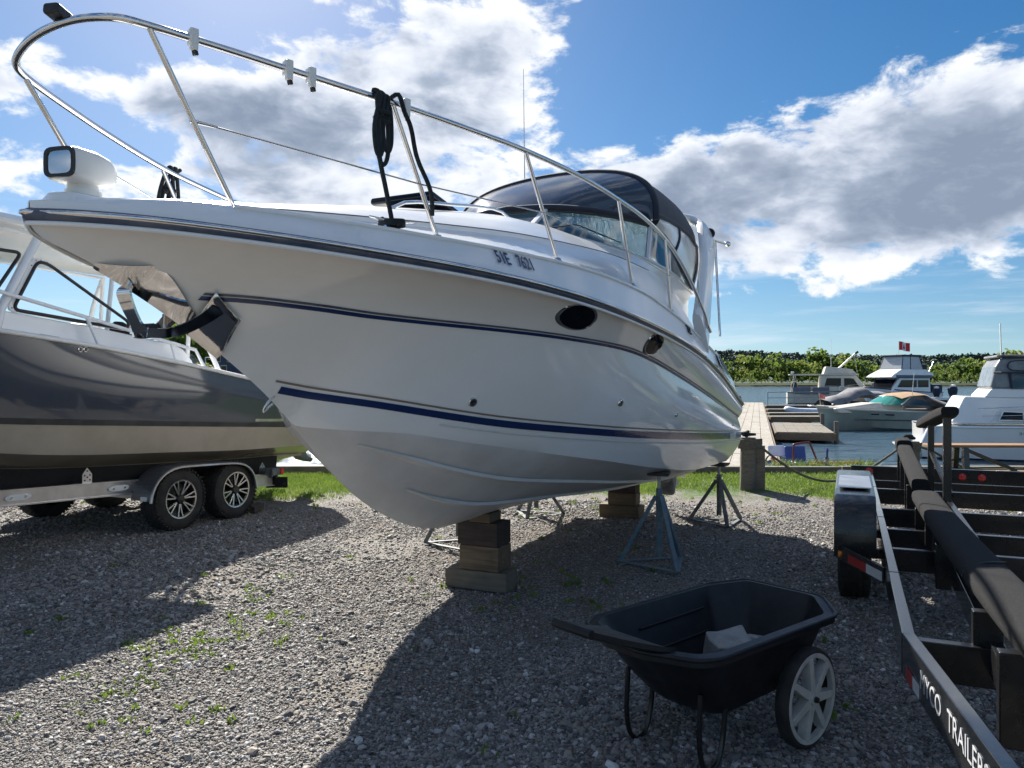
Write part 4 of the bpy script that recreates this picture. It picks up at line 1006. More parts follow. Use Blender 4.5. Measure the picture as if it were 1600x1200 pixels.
# cabin sides
CT = 1.0
def at(px, py, tt=CT): q = LB.at_t(px, py, tt); return (q.x, q.z)
for sg in (1, -1):
    cab = [(2.75, 2.36), (2.75, l_zs(2.75)-.1), (1.9, l_zs(1.9)-.1), (.5, l_zs(.5)-.1), (-.42, l_zs(-.42)-.02), (-.36, 1.95), (-.22, 2.09), (-.08, 2.14), (.3, 2.19), (.9, 2.27), (1.9, 2.37)]
    cs = obj('cabin_side', MB().prism([(f, sg*CT, z) for f, z in cab], (0, -sg*.05, 0)), deckw, fb, smooth=None, bevel=.015)
    # wing window: rounded triangle in a black rubber frame
    tri = [(1.80, 2.385), (1.56, 2.87), (1.45, 2.86), (.52, 2.35), (.56, 2.275)]
    def rnd_poly(pts, r):
        out = []; N = len(pts)
        for i in range(N):
            p0, p1, p2 = Vector(pts[i-1]), Vector(pts[i]), Vector(pts[(i+1) % N]); a = p1+(p0-p1).normalized()*min(r, (p0-p1).length*.45); b = p1+(p2-p1).normalized()*min(r, (p2-p1).length*.45)
            for k in range(6):
                s = k/5; out.append(a*(1-s)**2+p1*2*s*(1-s)+b*s*s)
        return out
    tp = rnd_poly(tri, .07); c0 = sum(tp, Vector((0, 0)))/len(tp)
    panel = [(1.93, 2.36), (1.60, 2.97), (1.40, 2.93), (.44, 2.33), (.40, 2.19), (1.0, 2.27)]
    o3 = lambda q, y: (q[0], sg*y, q[1])
    pane = obj('wing_window', MB().prism([o3(q, CT-.012) for q in tp], (0, -sg*.006, 0)), glass_l, fb, smooth=None) if 'glass_l' in globals() else None
    fr = obj('window_seal', MB().tube([o3(q, CT+.004) for q in tp], .017, 8, closed=True), black_pl, fb, smooth=60)
    op = rnd_poly(panel, .05)
    # white surround: frame between panel outline and seal
    N = len(tp); ang = lambda q: math.atan2(q[1]-c0[1], q[0]-c0[0])
    outer = []
    for q in tp:
        d = (q-c0).normalized(); outer.append(q+d*.055)
    obj('window_surround', MB().ring([o3(q, CT) for q in outer], [o3(q, CT) for q in tp], (0, -sg*.025, 0)), deckw, fb, smooth=40)
    for q in outer[::3]: obj('screw', MB().lathe([(.0075, 0), (.005, .004), (.0005, .005)], 8, Matrix.Translation(o3(q-(q-c0).normalized()*.022, CT+sg*0+.001)) @ Matrix.Rotation(R(-90*sg), 4, 'X')), steel_dull, fr, smooth=50)
    # forward window
    fw = rnd_poly([(2.05, 2.40), (1.72, 2.93), (2.75, 2.93), (2.75, 2.42)], .06)
    obj('side_window', MB().prism([o3(q, CT-.012) for q in fw], (0, -sg*.006, 0)), glass_l, fb, smooth=None)
    obj('window_seal', MB().tube([o3(q, CT+.004) for q in fw], .017, 8, closed=True), black_pl, fb, smooth=60)
    # posts, handrail, aft stay
    obj('roof_post', MB().tube([(1.98, sg*1.03, 2.15), (1.93, sg*1.03, 2.38), (1.545, sg*1.0, 3.12)], .040, 12), deckw, fb, smooth=60)
    obj('aft_stay', MB().tube(smooth_path([(-.60, sg*.86, 3.05), (-.50, sg*.93, 2.6), (-.55, sg*1.02, 2.2), (-.72, sg*1.08, l_zs(-.72))], 6), .030, 10), deckw, fb, smooth=60)
    hr = obj('side_rail', MB().tube([(4.3, sg*.62, 2.92), (3.2, sg*.98, 2.76), (1.98, sg*1.10, 2.53), (1.11, sg*1.10, 2.36), (.54, sg*1.10, 2.245), (-.3, sg*1.11, 2.08), (-.44, sg*1.11, 1.87)], .019, 10), deckw, fb, smooth=60)
    for f0, z0, f1 in ((1.11, 2.36, .97), (2.3, 2.58, 2.2), (.05, 2.15, -.02)): obj('rail_post', MB().cyl((f0, sg*1.10, z0), (f1, sg*1.12, l_zs(f1)), .017, n=10), deckw, hr, smooth=60)
    obj('inner_post', MB().cyl((.55, sg*.80, 3.06), (.75, sg*.80, 1.3), .024, n=10), deckw, fb, smooth=60)
    obj('inner_post', MB().cyl((-.55, sg*.78, 3.06), (-.45, sg*.78, 1.3), .024, n=10), deckw, fb, smooth=60)
obj('cross_bar', MB().cyl((.62, -.8, 2.45), (-.5, -.8, 2.42), .018, n=8), deckw, fb, smooth=60)
# hardtop
ht = [(2.5, .95), (2.42, 1.02), (1.5, 1.06), (0, 1.04), (-.85, .98), (-.93, .88)]
ho = ht+[(a, -b) for a, b in ht[::-1]]
m = MB(); zt = lambda f: 3.13+.025*f
rr = []
for k, (sc_, dz) in enumerate(((.0, 0.), (.93, 0.), (.985, .015), (1., .05), (.97, .10), (.7, .125), (0, .135))):
    rr.append([(.78+(a-.78)*sc_, b*sc_, zt(.78+(a-.78)*sc_)+dz) for a, b in ho])
m.grid(rr, closed=True); hto = obj('hardtop', m, deckw, fb, smooth=40)
obj('roof_rail', MB().tube([(f, .93, zt(f)-.03) for f in np.linspace(-.7, 2.3, 8)], .018, 8), deckw, hto, smooth=60)
obj('roof_rail', MB().tube([(f, -.93, zt(f)-.03) for f in np.linspace(-.7, 2.3, 8)], .018, 8), deckw, hto, smooth=60)
obj('rod_rack', MB().cyl((-1.02, -.9, 3.09), (-1.02, .9, 3.09), .013, n=8), steel, hto, smooth=60)
for yy in (-.62, -.35, -.05, .3, .6):
    obj('rod_holder', MB().cyl((-1.06, yy, 3.13), (-.98, yy, 2.93), .026, n=12), steel, hto, smooth=60)
# windscreen and helm seats
obj('windscreen', MB().prism([(2.62, -.98, 2.45), (2.62, .98, 2.45), (2.42, .95, 3.1), (2.42, -.95, 3.1)], (.008, 0, 0)), glass_l, fb, smooth=None)
for yy in (.45, -.45):
    s_ = obj('helm_seat', MB().box((.45, yy, 1.85), (.42, .44, .12)).cyl((.45, yy, 1.27), (.45, yy, 1.8), .05), white_pl, fb, smooth=None, bevel=.03)
    hb = []
    for x, w, z in ((.26, .20, 1.9), (.24, .21, 2.1), (.22, .19, 2.28), (.21, .12, 2.37), (.21, .03, 2.40)): hb.append([(x+.05*math.cos(a), yy+w*math.sin(a), z) for a in np.linspace(0, 2*math.pi, 12, endpoint=False)])
    obj('seat_back', MB().grid(hb, closed=True), carpet, s_, smooth=60)
# outboard drives
for yy in (.36, -.36):
    dv = obj('outdrive', MB().prism([(-2.70, yy-.08, .86), (-3.05, yy-.08, .95), (-3.2, yy-.08, .88), (-3.12, yy-.08, .68), (-3.20, yy-.08, .55), (-3.34, yy-.08, .50), (-3.30, yy-.08, .44), (-3.05, yy-.08, .50), (-2.95, yy-.08, .66), (-2.70, yy-.08, .66)], (0, .16, 0)), greyjack, fb, smooth=None, bevel=.03)
    for k in range(3):
        a = R(20+120*k); c, s_ = math.cos(a), math.sin(a); m = MB(); rr = []
        for i in range(5):
            r0 = .04+.13*i/4; w = .08*math.sin(math.pi*(.25+.7*i/4)); rr.append([(-3.34+w*.5*q, yy+r0*c-w*q*s_, .60+r0*s_+w*q*c) for q in (-1, 0, 1)])
        m.grid(rr); obj('propeller_blade', m, steel_dull, dv, smooth=60)

# ---- the aluminium tandem trailer
tl = thing('boat_trailer', 'aluminium tandem axle boat trailer under the grey fishing boat', 'trailer', (LB.K.x, LB.K.y, 0), LB.rz)
tz = lambda f: .55+.07*(f-0)        # the frame rises towards the hitch
tz = hermite([(-1.85, .435), (.27, .61), (1.9, .69), (4.2, .80)])
for sg in (1, -1):
    fl = np.linspace(4.0, -1.85, 24)
    m = MB(); m.grid([[(f, sg*(.945+.035*q), tz(f)-h) for q, h in ((-1, 0), (1, 0), (1, .012), (.1, .014), (.1, .146), (1, .148), (1, .16), (-1, .16))] for f in fl], closed=True)
    fr_ = obj('frame_rail', m, alu, tl, smooth=None)
    for f in (1.72, .62):
        pts = [(f+.085*math.cos(a)+(.045 if math.cos(a) > 0 else -.045), sg*.952, tz(f)-.08+.032*math.sin(a)) for a in np.linspace(0, 2*math.pi, 16, endpoint=False)]
        c = obj('side_bracket', MB().prism(pts, (0, sg*.012, 0)), white_pl, fr_, smooth=None, bevel=.003)
        for d in (-.07, .07): obj('bolt', MB().cyl((f+d, sg*.962, tz(f)-.08), (f+d, sg*.972, tz(f)-.08), .012, n=8), steel_dull, c, smooth=None)
    # bunk: carpeted board on edge
    bk = []
    for f in np.linspace(2.6, -2.1, 20):
        zb = l_zk(f)+(l_zc(f)-l_zk(f))*.72/1.1
        bk.append([(f, sg*.70, zb-.25), (f, sg*.76, zb-.25), (f, sg*.775, zb-.01), (f, sg*.70, zb-.035)])
    m = MB(); m.grid(bk, closed=True); m.poly(bk[0]); m.poly(bk[-1]); bo = obj('bunk', m, carpet, tl, smooth=None, bevel=.008)
    for f in (.98, -1.62):
        z0 = tz(f); br = obj('bunk_bracket', MB().prism([(f-.055, sg*.93, z0-.01), (f+.055, sg*.93, z0-.01), (f+.055, sg*.93, z0+.09), (f, sg*.93, z0+.16), (f-.055, sg*.93, z0+.09)], (0, sg*.008, 0)), alu, tl, smooth=None)
        for dx, dz_ in ((0, .125), (-.03, .08), (.03, .08), (0, .06), (-.03, .03), (.03, .03)): obj('bolt_hole', MB().cyl((f+dx, sg*.935, z0+dz_), (f+dx, sg*.942, z0+dz_), .009, n=8), black_pl, br, smooth=None)
    # fender: tread plate over both wheels
    fp = [(.47, .40), (.44, .52), (.36, .64), (.22, .725), (.02, .755), (-.45, .735), (-.80, .715), (-.98, .66), (-1.10, .54), (-1.15, .36)]
    fp = [(p.x, p.y) for p in smooth_path([(a, b, 0) for a, b in fp], 4)]
    rr = [[(a, sg*.96, z), (a, sg*1.25, z), (a, sg*1.265, z-.006), (a, sg*1.265, z-.035)] for a, z in fp]
    fe = obj('fender', MB().grid(rr), tread, tl, smooth=40)
    obj('fender_trim', MB().tube([(a, sg*1.266, z-.02) for a, z in fp], .016, 6), alu, fe, smooth=60)
    obj('marker_light', MB().box((.47, sg*1.16, .42), (.02, .09, .045)), white_pl, fe, smooth=None, bevel=.004)
    obj('tail_light', MB().box((-1.72, sg*1.06, .49), (.22, .12, .10)), greyjack, tl, smooth=None, bevel=.012)
    obj('tail_lens', MB().box((-1.79, sg*1.12, .49), (.05, .03, .085)), redlens, tl, smooth=None, bevel=.004)
for f in (2.8, 1.2, -.43, -1.6): obj('crossmember', MB().bar((f, -.94, tz(f)-.12), (f, .94, tz(f)-.12), .10, .08), alu, tl, smooth=None)
for f in (0, -.86): obj('axle', MB().bar((f, -1.0, .36), (f, 1.0, .36), .07, .07), galv, tl, smooth=None)
obj('tongue', MB().bar((3.9, 0, .66), (6.4, 0, .60), .12, .14).bar((4.0, .94, .70), (5.0, .03, .66), .08, .14).bar((4.0, -.94, .70), (5.0, -.03, .66), .08, .14), alu, tl, smooth=None)
obj('tongue_jack', MB().cyl((6.2, .1, .0), (6.2, .1, .9), .04), galv, tl)
pq = obj('number_plate', MB().box((-1.83, 1.0, .325), (.008, .30, .15), (0, 0, R(25))), blackp, tl, smooth=None, bevel=.004)
obj('plate_bracket', MB().box((-1.80, 1.0, .415), (.04, .05, .06)), black_pl, tl, smooth=None)
# wheels
def make_wheel():
    M = Matrix.Rotation(R(-90), 4, 'X')                      # spin axis along local +y (outboard)
    Rw, wd = .36, .235
    ty = obj('wheel', MB().lathe([(.215, -wd*.5), (.26, -wd*.52), (.32, -wd*.49), (.345, -wd*.42), (.357, -wd*.30), (.36, 0), (.357, wd*.30), (.345, wd*.42), (.32, wd*.49), (.26, wd*.52), (.215, wd*.47)], 56, M), rubber, None, smooth=50)
    m = MB()
    for k in range(44):
        a = 2*math.pi*k/44
        for yy, sk in ((-.075, .1), (-.028, -.1), (.028, .1), (.075, -.1)): m.box((.359*math.cos(a+sk*.4), yy, .359*math.sin(a+sk*.4)), (.012, .040, .034), (0, -a-sk*.4, 0))
        for yy in (-.11, .11): m.box((.347*math.cos(a), yy, .347*math.sin(a)), (.022, .022, .03), (0, -a, 0))
    obj('tread', m, rubber, ty, smooth=None)
    obj('rim', MB().lathe([(.225, -.09), (.21, .0), (.205, .09), (.222, .112), (.218, .118), (.195, .104), (.19, .02), (.12, .01), (.0005, .01)], 48, M), blackp, ty, smooth=40)
    obj('rim_lip', MB().lathe([(.224, .112), (.222, .120), (.205, .117), (.203, .108)], 48, M), steel_dull, ty, smooth=40)
    for k in range(7):
        a0 = 2*math.pi*k/7
        for da in (-.16, .16):
            a, b = a0+da*.30, a0+da; ca, sa = math.cos(a), math.sin(a); cb, sb = math.cos(b), math.sin(b)
            obj('spoke', MB().bar((.055*ca, .088, .055*sa), (.212*cb, .108, .212*sb), .020, .03, up=(0, 1, 0)), steel_dull, ty, smooth=None, bevel=.004)
    obj('hub_cap', MB().lathe([(.058, .06), (.056, .105), (.045, .122), (.0005, .124)], 24, M), blackp, ty, smooth=40)
    return ty
wheel0 = make_wheel(); first = True
for f in (0., -.86):
    for sg in (1, -1):
        w = wheel0 if first else copy_tree(wheel0); first = False
        w.parent = tl; w.location = (f, sg*1.09, .36); w.rotation_euler = (0, random.uniform(0, 6) if sg > 0 else 0, 0 if sg > 0 else math.pi)
ck = LB.world(-1.36, 1.05, 0)
o = obj('wheel_chock', MB().prism([(-.16, -.06, .003), (.16, -.06, .003), (.16, -.06, .085), (-.16, -.06, .095)], (0, .12, 0)), timber_d, smooth=None, bevel=.006); o.location = ck; o.rotation_euler = (0, 0, LB.rz+.35)
tag(o, 'short brown timber offcut chocking the rear trailer wheel', 'timber')

# ================================================================== black garden cart
CC = Vector((.984, 3.723)); ce = Vector((.766, .643)).normalized()
cart = thing('garden_cart', 'black plastic two wheeled garden cart with white spoked wheels', 'cart', (CC.x, CC.y, 0), math.atan2(ce.y, ce.x))
# local x towards the wheels, local -y towards the near side
def tub_ring(k, inset=0.):
    """k 0 floor .. 1 rim"""
    z = .225+.345*k; q = k**.85
    top = [(-.54, -.29), (-.45, -.335), (.42, -.345), (.57, -.20), (.57, .20), (.42, .345), (-.45, .335), (-.54, .29), (-.635, .09), (-.635, -.09)]
    bot = [(-.26, -.17), (-.20, -.20), (.34, -.20), (.42, -.12), (.42, .12), (.34, .20), (-.20, .20), (-.26, .17), (-.29, .06), (-.29, -.06)]
    pts = [(b_[0]+(t_[0]-b_[0])*q, b_[1]+(t_[1]-b_[1])*q) for t_, b_ in zip(top, bot)]; f1 = .57
    out = []
    for i, p in enumerate(pts):
        z_ = z+(.030 if k > .5 and p[0] > f1-.02 else 0)*k
        out.append(Vector((p[0]-inset*(1 if p[0] > 0 else -1), p[1]-inset*(1 if p[1] > 0 else -1), z_)))
    return out
def sm(r):
    out = []; N = len(r)
    for i in range(N):
        p0, p1, p2 = r[i-1], r[i], r[(i+1) % N]; q = .03
        a = p1+(p0-p1).normalized()*min(q, (p0-p1).length*.4); b = p1+(p2-p1).normalized()*min(q, (p2-p1).length*.4)
        out += [a*(1-s)**2+p1*2*s*(1-s)+b*s*s for s in (0, .33, .67, 1)]
    return out
m = MB(); ks = [0, .08, .3, .6, .9, 1.0]
outer = [sm(tub_ring(k)) for k in ks]; lip = [p+Vector((.028*(1 if p.x > 0 else -1)*min(1, abs(p.x)*2.2), .028*(1 if p.y > 0 else -1)*min(1, abs(p.y)*4), .006)) for p in outer[-1]]
lipd = [p+Vector((0, 0, -.035)) for p in lip]
outer[-1] = outer[-1]
inner = [[p+Vector((0, 0, .012)) for p in sm(tub_ring(k, .010))] for k in ks[::-1]]
floor_o = [Vector((.09+(p.x-.09)*.02, p.y*.02, .215)) for p in outer[0]]; floor_i = [Vector((.09+(p.x-.09)*.02, p.y*.02, .237)) for p in inner[-1]]
m.grid([floor_o]+outer[:-1]+[[p*1.0 for p in outer[-1]], lipd, lip]+inner+[floor_i], closed=True)
tub = obj('tub', m, cartp, cart, smooth=45)
obj('rim_bead', MB().tube([p+Vector((0, 0, -.004)) for p in lip], .011, 8, closed=True), cartp, tub, smooth=60)
for sgn in (1, -1):
    for z in (.36, .47): 
        w_ = .205+.125*(z-.225)/.345
        obj('rib', MB().bar((-.22, sgn*(w_-.005), z+.01), (.30, sgn*(w_-.005), z+.02), .012, .014), cartp, tub, smooth=None, bevel=.004)
# pull handle moulded out of the back edge
hrows = []
for k in range(7):
    q = k/6; x = -.56-.40*q; w_ = .20-.10*q; z = .572+.125*q**1.2
    hrows.append([(x, -w_, z), (x, -w_*.98, z+.022), (x, -w_+.04, z+.010), (x, w_-.04, z+.010), (x, w_*.98, z+.022), (x, w_, z), (x, w_-.04, z-.012), (x, -w_+.04, z-.012)])
m = MB(); m.grid(hrows, closed=True); m.poly(hrows[0]); m.poly(hrows[-1]); hd = obj('handle', m, cartp, cart, smooth=40)
obj('grip', MB().tube([(-.965, -.105, .708), (-.975, 0, .712), (-.965, .105, .708)], .019, 10), cartp, hd, smooth=60)
for sgn in (1, -1):
    y = sgn*.205
    obj('leg', MB().tube(smooth_path([(-.40, y, .36), (-.41, y, .16), (-.385, y, .05), (-.33, y, .012), (-.27, y, .04), (-.235, y, .14), (-.22, y, .28)], 5), .012, 8), blackp, cart, smooth=60)
    obj('axle_strut', MB().cyl((.10, sgn*.17, .28), (.22, sgn*.25, .235), .011, n=8).cyl((.36, sgn*.17, .27), (.22, sgn*.25, .235), .011, n=8), blackp, cart, smooth=60)
obj('axle', MB().cyl((.22, -.36, .232), (.22, .36, .232), .0095, n=10), galv, cart, smooth=60)
obj('under_frame', MB().box((.18, 0, .212), (.42, .26, .02)), blackp, cart, smooth=None, bevel=.004)
def cart_wheel():
    M = Matrix.Rotation(R(90), 4, 'X'); Rw = .230
    ty = obj('wheel', MB().lathe([(.196, -.030), (.214, -.034), (.226, -.026), (Rw, 0), (.226, .026), (.214, .034), (.196, .030)], 48, M, closed=True), rubber, None, smooth=50)
    obj('rim', MB().lathe([(.184, .006), (.205, .000), (.211, .010), (.211, .024), (.205, .035), (.184, .033)], 48, M, closed=True), wheelw, ty, smooth=40)
    obj('hub', MB().lathe([(.0005, .046), (.032, .046), (.038, .02), (.038, -.03), (.0005, -.03)], 20, M), wheelw, ty, smooth=40)
    obj('axle_cap', MB().lathe([(.0005, .062), (.013, .060), (.015, .045)], 12, M), blackp, ty, smooth=40)
    for k in range(7):
        a = 2*math.pi*k/7+.2; c, s = math.cos(a), math.sin(a); m = MB()
        m.add([Vector((r*c+q*w*s*-1, yy, r*s+q*w*c)) for r, w in ((.03, .021), (.188, .015)) for q in (-1, 1) for yy in (-.040, .008)], [(0, 1, 3, 2), (4, 6, 7, 5), (0, 2, 6, 4), (1, 5, 7, 3), (0, 4, 5, 1), (2, 3, 7, 6)])
        obj('spoke', m, wheelw, ty, smooth=None, bevel=.003)
    return ty
cw = cart_wheel(); cw.parent = cart; cw.location = (.22, -.345, .232); cw.rotation_euler = (0, .3, 0)
c2 = copy_tree(cw, cart); c2.location = (.22, .345, .232); c2.rotation_euler = (0, .9, math.pi)
def rubble(x, y, z, dims, rz, tilt, label):
    m = MB(); L, Wd, Hh = dims; j = lambda: random.uniform(-.012, .012)
    rr = []
    for i in range(4):
        q = -L/2+L*i/3; rr.append([(q+j(), -Wd/2+j(), -Hh/2+j()*.4), (q+j(), 0+j(), -Hh/2), (q+j(), Wd/2+j(), -Hh/2+j()*.4), (q+j(), Wd/2+j(), Hh/2+j()), (q, 0+j(), Hh/2+j()), (q+j(), -Wd/2+j(), Hh/2+j())])
    m.grid(rr, closed=True); m.poly(rr[0]); m.poly(rr[-1])
    o = obj('concrete_lump', m, concrete, smooth=None, bevel=.010); ca = math.atan2(ce.y, ce.x)
    p = CC+ce*x+Vector((ce.y, -ce.x))*y; o.location = (p.x, p.y, z); o.rotation_euler = (tilt[0], tilt[1], ca+rz)
    return tag(o, label, 'concrete', 'concrete lumps in the cart')
rubble(.08, .02, .385, (.20, .15, .17), -.5, (.25, -.1), 'larger pale concrete block lying in the black cart')
rubble(.25, .02, .36, (.17, .13, .13), .4, (-.1, .15), 'smaller concrete lump wedged behind the larger one in the cart')

# ================================================================== empty black trailer on the right
TB = Frame((1.71, 3.38), (-.40, -.916))
bt = thing('boat_trailer', 'empty glossy black boat trailer with carpeted bunks and white lettering', 'trailer', (TB.K.x, TB.K.y, 0), TB.rz)
RT0, RT1, ZT = .0, 2.25, .60
for sg, t0 in ((1, 0.), (-1, 2.25)):
    r_ = obj('frame_rail', MB().bar((.0, t0+sg*.025, ZT-.09), (-6.75, t0+sg*.025, ZT-.09), .055, .18), blackg, bt, smooth=None, bevel=.006)
    obj('tongue_rail', MB().bar((.005, t0+sg*.026, ZT-.088), (4.6, t0+sg*.72, ZT-.088), .055, .184), blackg, bt, smooth=None, bevel=.006)
    for k in range(3): obj('weld_seam', MB().box((-1.2-2.0*k, t0+sg*.025, ZT+.001), (.006, .054, .002)), blackp, r_, smooth=None)
    obj('inner_rail', MB().bar((3.4, t0+sg*.62, ZT-.07), (.2, t0+sg*.355, ZT-.07), .055, .14).bar((.2, t0+sg*.355, ZT-.07), (-2.3, t0+sg*.40, ZT-.07), .055, .14), blackg, bt, smooth=None, bevel=.005)
for f, h in ((-.03, .17), (-2.1, .15), (-2.9, .14), (-3.9, .16), (-5.3, .16), (-6.05, .16)): obj('crossmember', MB().bar((f, .03, ZT-.11), (f, 2.22, ZT-.11), .06, h), blackp, bt, smooth=None, bevel=.005)
obj('crossmember', MB().bar((1.25, .30, ZT-.11), (1.25, 1.95, ZT-.11), .05, .15), blackp, bt, smooth=None, bevel=.005)
rb = obj('rear_beam', MB().box((-6.78, 1.12, .43), (.07, 2.62, .46)), blackp, bt, smooth=None, bevel=.008)
for y in (.02, .83, 1.02, 1.22, 2.2):
    l = obj('clearance_light', MB().lathe([(.042, 0), (.040, .012), (.02, .022), (.0005, .024)], 18, Matrix.Translation((-6.744, y, .575 if .5 < y < 2 else .60)) @ Matrix.Rotation(R(90), 4, 'Y')), redlens, rb, smooth=45)
obj('lamp_wire', MB().tube([(-6.74, .85, .545), (-6.735, .93, .535), (-6.74, 1.0, .55), (-6.735, 1.12, .535), (-6.74, 1.2, .55)], .005, 6), black_pl, rb, smooth=60)
# bunks
for sg, t0 in ((1, 0.), (-1, 2.25)):
    def bunk(pts, w, h, seg=6, nm='bunk', mt=carpet, off=0.):
        path = smooth_path(pts, seg); rr = []
        for p in path:
            ring = []
            for k in range(14):
                a = 2*math.pi*k/14; c, s = math.cos(a), math.sin(a)
                ring.append((p.x, t0+sg*p.y+w*math.copysign(abs(c)**.55, c), p.z-h+h*math.copysign(abs(s)**.55, s)))
            rr.append(ring)
        m = MB(); m.grid(rr, closed=True); m.poly(rr[0]); m.poly(rr[-1]); return obj(nm, m, mt, bt, smooth=50)
    bunk([(-4.0, .375, .835), (-5.2, .375, .915), (-6.2, .375, .985)], .075, .06)
    bunk([(-6.18, .375, 1.03), (-6.55, .375, 1.04)], .085, .075)
    fb_ = bunk([(-3.75, .39, .765), (-2.6, .395, .765), (-1.2, .405, .79), (.2, .42, .83), (1.3, .45, .88), (2.0, .47, .92)], .105, .055)
    obj('carpet_seam', MB().tube([(-.9+.0, t0+sg*.51, .75), (-.72, t0+sg*.50, .803), (-.66, t0+sg*.42, .808), (-.62, t0+sg*.32, .79), (-.6, t0+sg*.298, .74)], .005, 6), black_pl, fb_, smooth=60)
    for f, w, z1 in ((-6.3, .05, .90), (-5.75, .05, .86), (-5.0, .05, .80), (-4.3, .10, .74), (-3.35, .09, .67), (-2.7, .05, .67), (-1.75, .09, .68), (-.06, .115, .72), (.55, .11, .74)):
        obj('bunk_post', MB().box((f, t0+sg*.33, (z1+.40)/2), (.06, w, z1-.40)), blackp, bt, smooth=None, bevel=.005)
    # guide pad on two posts
    g0, g1 = Vector((-5.7, t0+sg*.52, 1.235)), Vector((-3.2, t0+sg*.52, 1.47))
    rr = []
    for k in range(9):
        p = g0.lerp(g1, k/8); q = 1-.25*abs(2*k/8-1)**6; rr.append([(p.x, p.y+.085*q*math.copysign(abs(math.cos(a))**.6, math.cos(a)), p.z+.05*q*math.copysign(abs(math.sin(a))**.6, math.sin(a))) for a in np.linspace(0, 2*math.pi, 14, endpoint=False)])
    m = MB(); m.grid(rr, closed=True); m.poly(rr[0]); m.poly(rr[-1]); gp_ = obj('guide_pad', m, carpet, bt, smooth=50)
    for f, w in ((-4.75, .055), (-3.4, .06)):
        z1 = 1.235+(f+5.7)/2.5*.235; obj('guide_post', MB().box((f, t0+sg*.52, (z1+.45)/2-.02), (w, w, z1-.45)), blackp, bt, smooth=None, bevel=.005)
    obj('brace', MB().bar((-4.75, t0+sg*.52, 1.02), (-3.42, t0+sg*.55, .78), .035, .035).bar((-3.4, t0+sg*.53, .72), (-1.2, t0+sg*.62, .52), .04, .04), blackp, bt, smooth=None)
    # tandem wheels and the tread-top fender
    prof = [(-2.36, .42), (-2.37, .62), (-2.42, .76), (-2.54, .83), (-2.75, .845), (-4.05, .86), (-4.28, .83), (-4.42, .70), (-4.45, .45)]
    prof = [(p.x, p.y) for p in smooth_path([(a, b, 0) for a, b in prof], 4)]
    rr = [[(a, t0-sg*.03, z-.0), (a, t0-sg*.04, z+.008), (a, t0-sg*.30, z+.008), (a, t0-sg*.315, z-.004), (a, t0-sg*.315, z-.05)] for a, z in prof]
    fe = obj('fender', MB().grid(rr), blackp, bt, smooth=40)
    obj('step_plate', MB().box((-3.4, t0-sg*.17, .868), (1.15, .24, .006), (0, -.0115, 0)), alu, fe, smooth=None)
    for f in (-2.96, -3.84):
        M = Matrix.Translation((f, t0-sg*.175, .345)) @ Matrix.Rotation(R(-90*(-sg)), 4, 'X')
        ty = obj('wheel', MB().lathe([(.19, -.115), (.25, -.12), (.31, -.115), (.335, -.10), (.345, -.06), (.346, 0), (.345, .06), (.335, .10), (.31, .115), (.25, .12), (.19, .11)], 48, M), rubber, bt, smooth=50)
        m = MB()
        for k in range(40):
            a = 2*math.pi*k/40
            for yy in (-.085, -.043, 0, .043, .085): m.box((f+.345*math.cos(a), t0-sg*.175+yy, .345+.345*math.sin(a)), (.010, .030, .046), (0, -a, 0))
        obj('tread', m, rubber, ty, smooth=None)
        obj('rim', MB().lathe([(.20, -.10), (.19, .0), (.195, .10), (.10, .05), (.08, .09), (.0005, .10)], 32, M), steel_dull, ty, smooth=40)
    br = obj('light_bracket', MB().bar((-1.72, t0-sg*.005, .455), (-2.42, t0-sg*.30, .455), .012, .105), blackp, bt, smooth=None, bevel=.003)
    a_, b_ = Vector((-1.72, t0-sg*.005, .445)), Vector((-2.42, t0-sg*.30, .445)); nn = Vector((.39, -sg*.92, 0)).normalized()
    def patch(s0, s1, mt, nm, dz=.0): obj(nm, MB().bar(a_.lerp(b_, s0)+nn*.009+Vector((0, 0, dz)), a_.lerp(b_, s1)+nn*.009+Vector((0, 0, dz)), .003, .06), mt, br, smooth=None)
    patch(.02, .32, reflw, 'reflective_tape'); patch(.33, .70, reflr, 'reflective_tape')
    cp = a_.lerp(b_, .88)+nn*.006; obj('marker_lamp', MB().lathe([(.026, 0), (.024, .012), (.0005, .018)], 16, Matrix.Translation(cp) @ nn.to_track_quat('Z', 'Y').to_matrix().to_4x4()), amber, br, smooth=45)
for f in (-2.96, -3.84): obj('axle', MB().bar((f, -.1, .345), (f, 2.35, .345), .07, .07), blackp, bt, smooth=None)
obj('brake_line', MB().tube(smooth_path([(-2.5, .07, .52), (-2.7, .09, .46), (-2.95, .06, .38), (-3.2, .1, .45), (-3.6, .08, .40), (-3.9, .09, .5)], 4), .007, 6), black_pl, bt, smooth=60)
# lettering and tape on the outer face of the near tongue rail
d_t = Vector((4.595, .694, 0)).normalized(); n_t = Vector((d_t.y, -d_t.x, 0)); n_t = n_t if n_t.y < 0 else -n_t
def on_tongue(s, z): return Vector((.005, .026, 0))+d_t*s+n_t*.0295+Vector((0, 0, z))
for txt, s in (('MYCO', .47), ('TRAILERS', .915)):
    o = lettering(txt, .105, reflw, bt, 'lettering', ext=.0008, bold=.0, sx=1.0); orient(o, on_tongue(s, ZT-.082), d_t, n_t)
obj('reflective_tape', MB().prism([on_tongue(.09, ZT-.165), on_tongue(.20, ZT-.165), on_tongue(.20, ZT-.11), on_tongue(.09, ZT-.11)], n_t*.002), reflr, bt, smooth=None)
obj('reflective_tape', MB().prism([on_tongue(.205, ZT-.165), on_tongue(.31, ZT-.165), on_tongue(.31, ZT-.11), on_tongue(.205, ZT-.11)], n_t*.002), reflw, bt, smooth=None)

